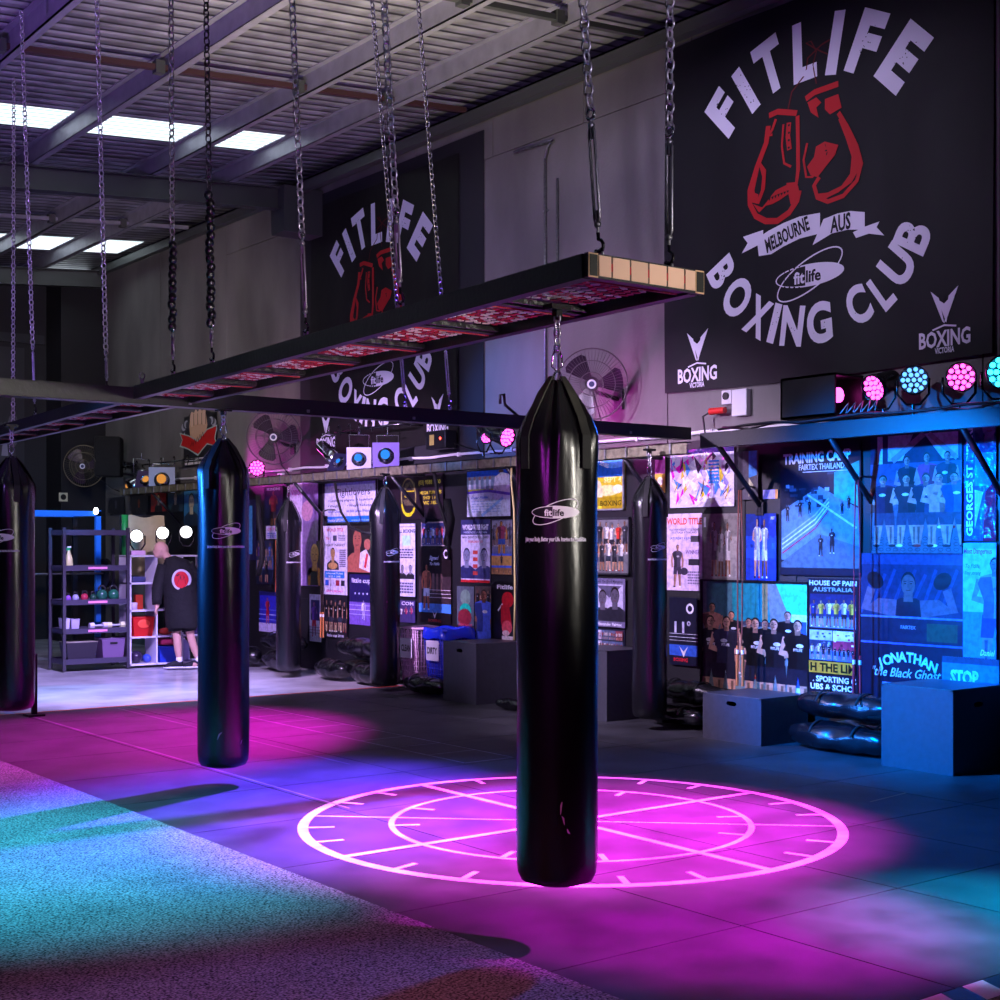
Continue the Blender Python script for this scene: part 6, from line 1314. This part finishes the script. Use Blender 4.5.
# jacket
q=MB(); q.C('#060608')
secs=[((.015,.0,.54),(.215,0,0),(0,.155,0)),((.01,.0,.56),(.225,0,0),(0,.165,0)),((.0,.01,.75),(.23,0,0),(0,.175,0)),((-.02,.01,.95),(.225,0,0),(0,.17,0)),((-.05,.02,1.15),(.225,0,.02),(0,.165,0)),((-.08,.03,1.30),(.225,0,.04),(0,.15,0)),((-.10,.03,1.40),(.18,0,.05),(0,.12,0)),((-.14,.03,1.455),(.10,0,.03),(0,.085,0)),((-.17,.03,1.49),(.072,0,.02),(0,.068,0))]
q.loft(secs,28); q.build('jacket','fabric',man)
for pts,rs in(([(-.24,0,1.38),(-.285,-.03,1.2),(-.31,-.06,1.06),(-.315,-.09,.93),(-.31,-.10,.86)],(.09,.085,.08,.066,.062)),([(.06,.04,1.38),(.14,.10,1.24),(.18,.17,1.10),(.16,.28,1.06),(.145,.36,1.05)],(.09,.085,.08,.066,.06))):
    q=MB(); q.C('#060608'); n=len(pts); q.tube(pts,lambda k:rs[min(n-1,int(round(k*(n-1))))],14); q.build('sleeve','fabric',man)
q=MB(); q.C('#060608')
def bk(u,v,l): # back of jacket, faces the camera (-y)
    z=1.19+v; x=u+.02; k=1-((x+.05)/.225)**2; return (x,.018-.166*math.sqrt(max(k,.02))-.004-l,z)
c=Cv(q,1,1,bk,.0004); c.ring(0,0,.122,.140,.03,'#c8c0d0',n=28); 
q.col=srgb('#c01828'); vs=[];n=20
c.fillh(0,0,.092,.112,'#c81828',n=12); c.ell(.015,.03,.03,.035,'#1a0c14',n=8); c.poly([(-.05,-.06),(-.03,.0),(.0,.02),(.05,.0),(.06,-.06)],'#1a0c14'); c.line([(-.06,.05),(-.02,.07)],.015,'#1a0c14'); q.build('back_print','decal',man)
for pts in([(-.09,0,.56),(-.085,0,.50)],[(.08,.02,.56),(.09,.02,.50)]):
    q=MB(); q.C('#121218'); q.tube(pts,.095,14); q.build('shorts_leg','fabric',man)
for (ax,ay,sh_) in((-.045,.03,-1),(.19,.10,-1)):
    q=MB(); q.C('#e6e2ee'); q.tube([(ax,ay,.075),(ax,ay,.15)],.042,12); q.build('sock','fabric',man)
    q=MB(); q.C('#15151f'); D_=Vector((-.92,-.38,0)); S_=Vector((.38,-.92,0)); b0=Vector((ax,ay,0))-D_*.05
    q.loft([(b0+Vector((0,0,.055)),S_*.034,Vector((0,0,.035))),(b0+D_*.04+Vector((0,0,.07)),S_*.045,Vector((0,0,.05))),(b0+D_*.12+Vector((0,0,.06)),S_*.048,Vector((0,0,.04))),(b0+D_*.2+Vector((0,0,.045)),S_*.048,Vector((0,0,.028))),(b0+D_*.25+Vector((0,0,.036)),S_*.03,Vector((0,0,.015)))],14)
    sh=q.build('shoe','fabric',man); q=MB(); q.C('#e8e4ec')
    q.loft([(b0-D_*.005+Vector((0,0,.012)),S_*.034,Vector((0,0,.012))),(b0+D_*.08+Vector((0,0,.014)),S_*.05,Vector((0,0,.014))),(b0+D_*.2+Vector((0,0,.014)),S_*.05,Vector((0,0,.014))),(b0+D_*.255+Vector((0,0,.014)),S_*.026,Vector((0,0,.012)))],14); q.build('sole','paint',sh)
# ================================================================ CAMERA, LIGHTS
cam=bpy.data.cameras.new('camera'); co=bpy.data.objects.new('camera',cam); COL.objects.link(co)
co.location=(0,0,HC); co.rotation_euler=(PI/2,0,-ANG); cam.sensor_width=36; cam.lens=FPX/1000*36; cam.shift_y=(HY-500)/1000
cam.clip_start=.05; sc.camera=co
w=bpy.data.worlds.new('sky'); sc.world=w; w.use_nodes=True; w.node_tree.nodes['Background'].inputs[0].default_value=(.8,.9,1,1); w.node_tree.nodes['Background'].inputs[1].default_value=2.2
def spot(name,loc,to,col,power,size,blend=.6,r=.08):
    l=bpy.data.lights.new(name,'SPOT'); l.color=col; l.energy=power; l.spot_size=math.radians(size); l.spot_blend=blend; l.shadow_soft_size=r
    o=bpy.data.objects.new(name,l); COL.objects.link(o); o.location=loc; o.rotation_euler=(Vector(to)-Vector(loc)).to_track_quat('-Z','Y').to_euler(); return o
def area(name,loc,to,col,power,sx,sy=None):
    l=bpy.data.lights.new(name,'AREA'); l.color=col; l.energy=power; l.size=sx
    if sy: l.shape='RECTANGLE'; l.size_y=sy
    o=bpy.data.objects.new(name,l); COL.objects.link(o); o.location=loc; o.rotation_euler=(Vector(to)-Vector(loc)).to_track_quat('-Z','Y').to_euler(); return o
MAG=(1,.004,.88); CYA=(.05,.5,.78)
# stage lamps aimed at the floor
spot('stage_and_fill_light',(7.6,4.4,5.4),(5.35,6.2,0),MAG,32000,36,1)
spot('stage_and_fill_light',(5.6,1.2,4.6),(4.5,4.35,0),MAG,12000,25,1)
spot('stage_and_fill_light',(0.0,7.5,5.2),(2.5,7.3,0),CYA,7200,42,1)
spot('stage_and_fill_light',(6.3,2.4,4.8),(5.5,3.5,0),(.0,.5,.9),8000,24,1)
spot('stage_and_fill_light',(6.8,9.6,4.9),(4.3,8.1,0),(.12,.04,1),17000,40,1)
spot('stage_and_fill_light',(8.9,13.5,4.6),(4.8,11.6,0),(1,.01,.75),10000,40,1)
spot('stage_and_fill_light',(6.0,11,5.0),(6.2,15.9,0),(.5,.4,1),7500,46,.8)
spot('stage_and_fill_light',(2.0,17,3.0),(5.6,15.4,0),(.0,.5,1),1500,26,.6)
spot('stage_and_fill_light',(-.5,3.0,4.5),(2.0,3.6,0),(1,.16,.32),700,50,1)
spot('stage_and_fill_light',(-1,12,4.5),(2.0,10.6,0),(.4,.5,1),800,36,1)
spot('stage_and_fill_light',(5.6,7.6,5.6),(5.3,6.3,0),(.7,1,.8),650,36,.5)  # unseen fill, added to whiten the circle lines
# unseen spots, added mainly for the reflections on the bags
spot('stage_and_fill_light',(7.0,5.2,3.0),(3.6,4.3,1.2),(.02,.14,1),700,30,.6,.15)
spot('stage_and_fill_light',(.6,12.2,2.6),(4.2,8.8,1.2),(.02,.2,1),4200,30,.6,.25)
spot('stage_and_fill_light',(-1.2,1.2,3.0),(4.0,7.0,1.2),(.7,.03,.9),260,40,.6,.3)
spot('stage_and_fill_light',(4.9,-.6,2.3),(3.65,4.6,2.25),(1,.93,.84),700,24,.8,.25)
spot('stage_and_fill_light',(7.0,11.2,3.5),(8.5,13.3,1.9),(.02,.2,1),420,24,.8)
spot('stage_and_fill_light',(2.3,2.4,.9),(3.6,6.2,2.65),(1,.72,.72),240,34,1)  # fill from below, added to brighten the rack panels
spot('stage_and_fill_light',(3.0,1.5,2.0),(4.35,8.69,2.63),(1,.85,.6),700,5,.5)  # narrow fill, added for the bright patch on the cross beam
spot('stage_and_fill_light',(6.2,16.9,2.7),(6.9,19.2,2.0),(.0,.35,1),260,60,.8)  # blue fill, added to bring out the squat rack
# wall wash
spot('stage_and_fill_light',(4.4,10.0,3.4),(9.3,9.6,1.2),(.8,.62,1),1900,58,.8)
spot('stage_and_fill_light',(4.8,12.5,3.4),(9.3,14.8,1.3),(.75,.5,1),2400,58,.8)
spot('stage_and_fill_light',(4.9,7.7,3.0),(9.2,6.7,1.0),(.0,.2,1),6500,50,.8)
spot('stage_and_fill_light',(8.85,11.0,2.85),(9.33,9.2,3.2),(1,.02,.8),60,90,.8)
spot('stage_and_fill_light',(8.85,18.6,2.75),(9.33,17.2,3.1),(1,.05,.8),60,100,.8)
spot('stage_and_fill_light',(6.5,13.5,2.8),(9.3,12.2,3.2),(.12,.25,1),500,34,.8)
spot('stage_and_fill_light',(3.0,13.0,2.7),(9.3,10.9,3.1),(.8,.3,1),700,30,.8)
spot('stage_and_fill_light',(3.0,8.0,6.0),(9.3,9.6,4.3),(.74,.66,1),1150,76,1)
spot('stage_and_fill_light',(4.5,14.0,3.8),(9.3,20.5,4.0),(1,.86,.75),800,70,1)
spot('stage_and_fill_light',(5.0,14.5,3.6),(7.4,18.2,1.0),(.55,.35,1),560,40,1)
spot('fill_uplight',(5.6,9.0,3.0),(6.4,10.4,6.3),(1,.92,.6),950,90,1)  # unseen fill, added for the warm glow on the roof
spot('fill_uplight',(1.0,9.5,3.0),(4.0,12.5,6.0),(.4,.2,1),650,125,1)  # unseen fill, added to tint the roof purple
spot('fill_uplight',(2.6,-1.5,3.0),(4.2,7,5.4),(.8,.7,1),900,44,1)  # unseen fill, added to brighten the chains
vs_=sc.view_settings; vs_.view_transform='Standard'; vs_.look='None'; vs_.gamma=1; vs_.use_curve_mapping=False; vs_.exposure=0
sc.cycles.use_denoising=True; sc.cycles.max_bounces=6; sc.cycles.sample_clamp_indirect=3; sc.cycles.sample_clamp_direct=0
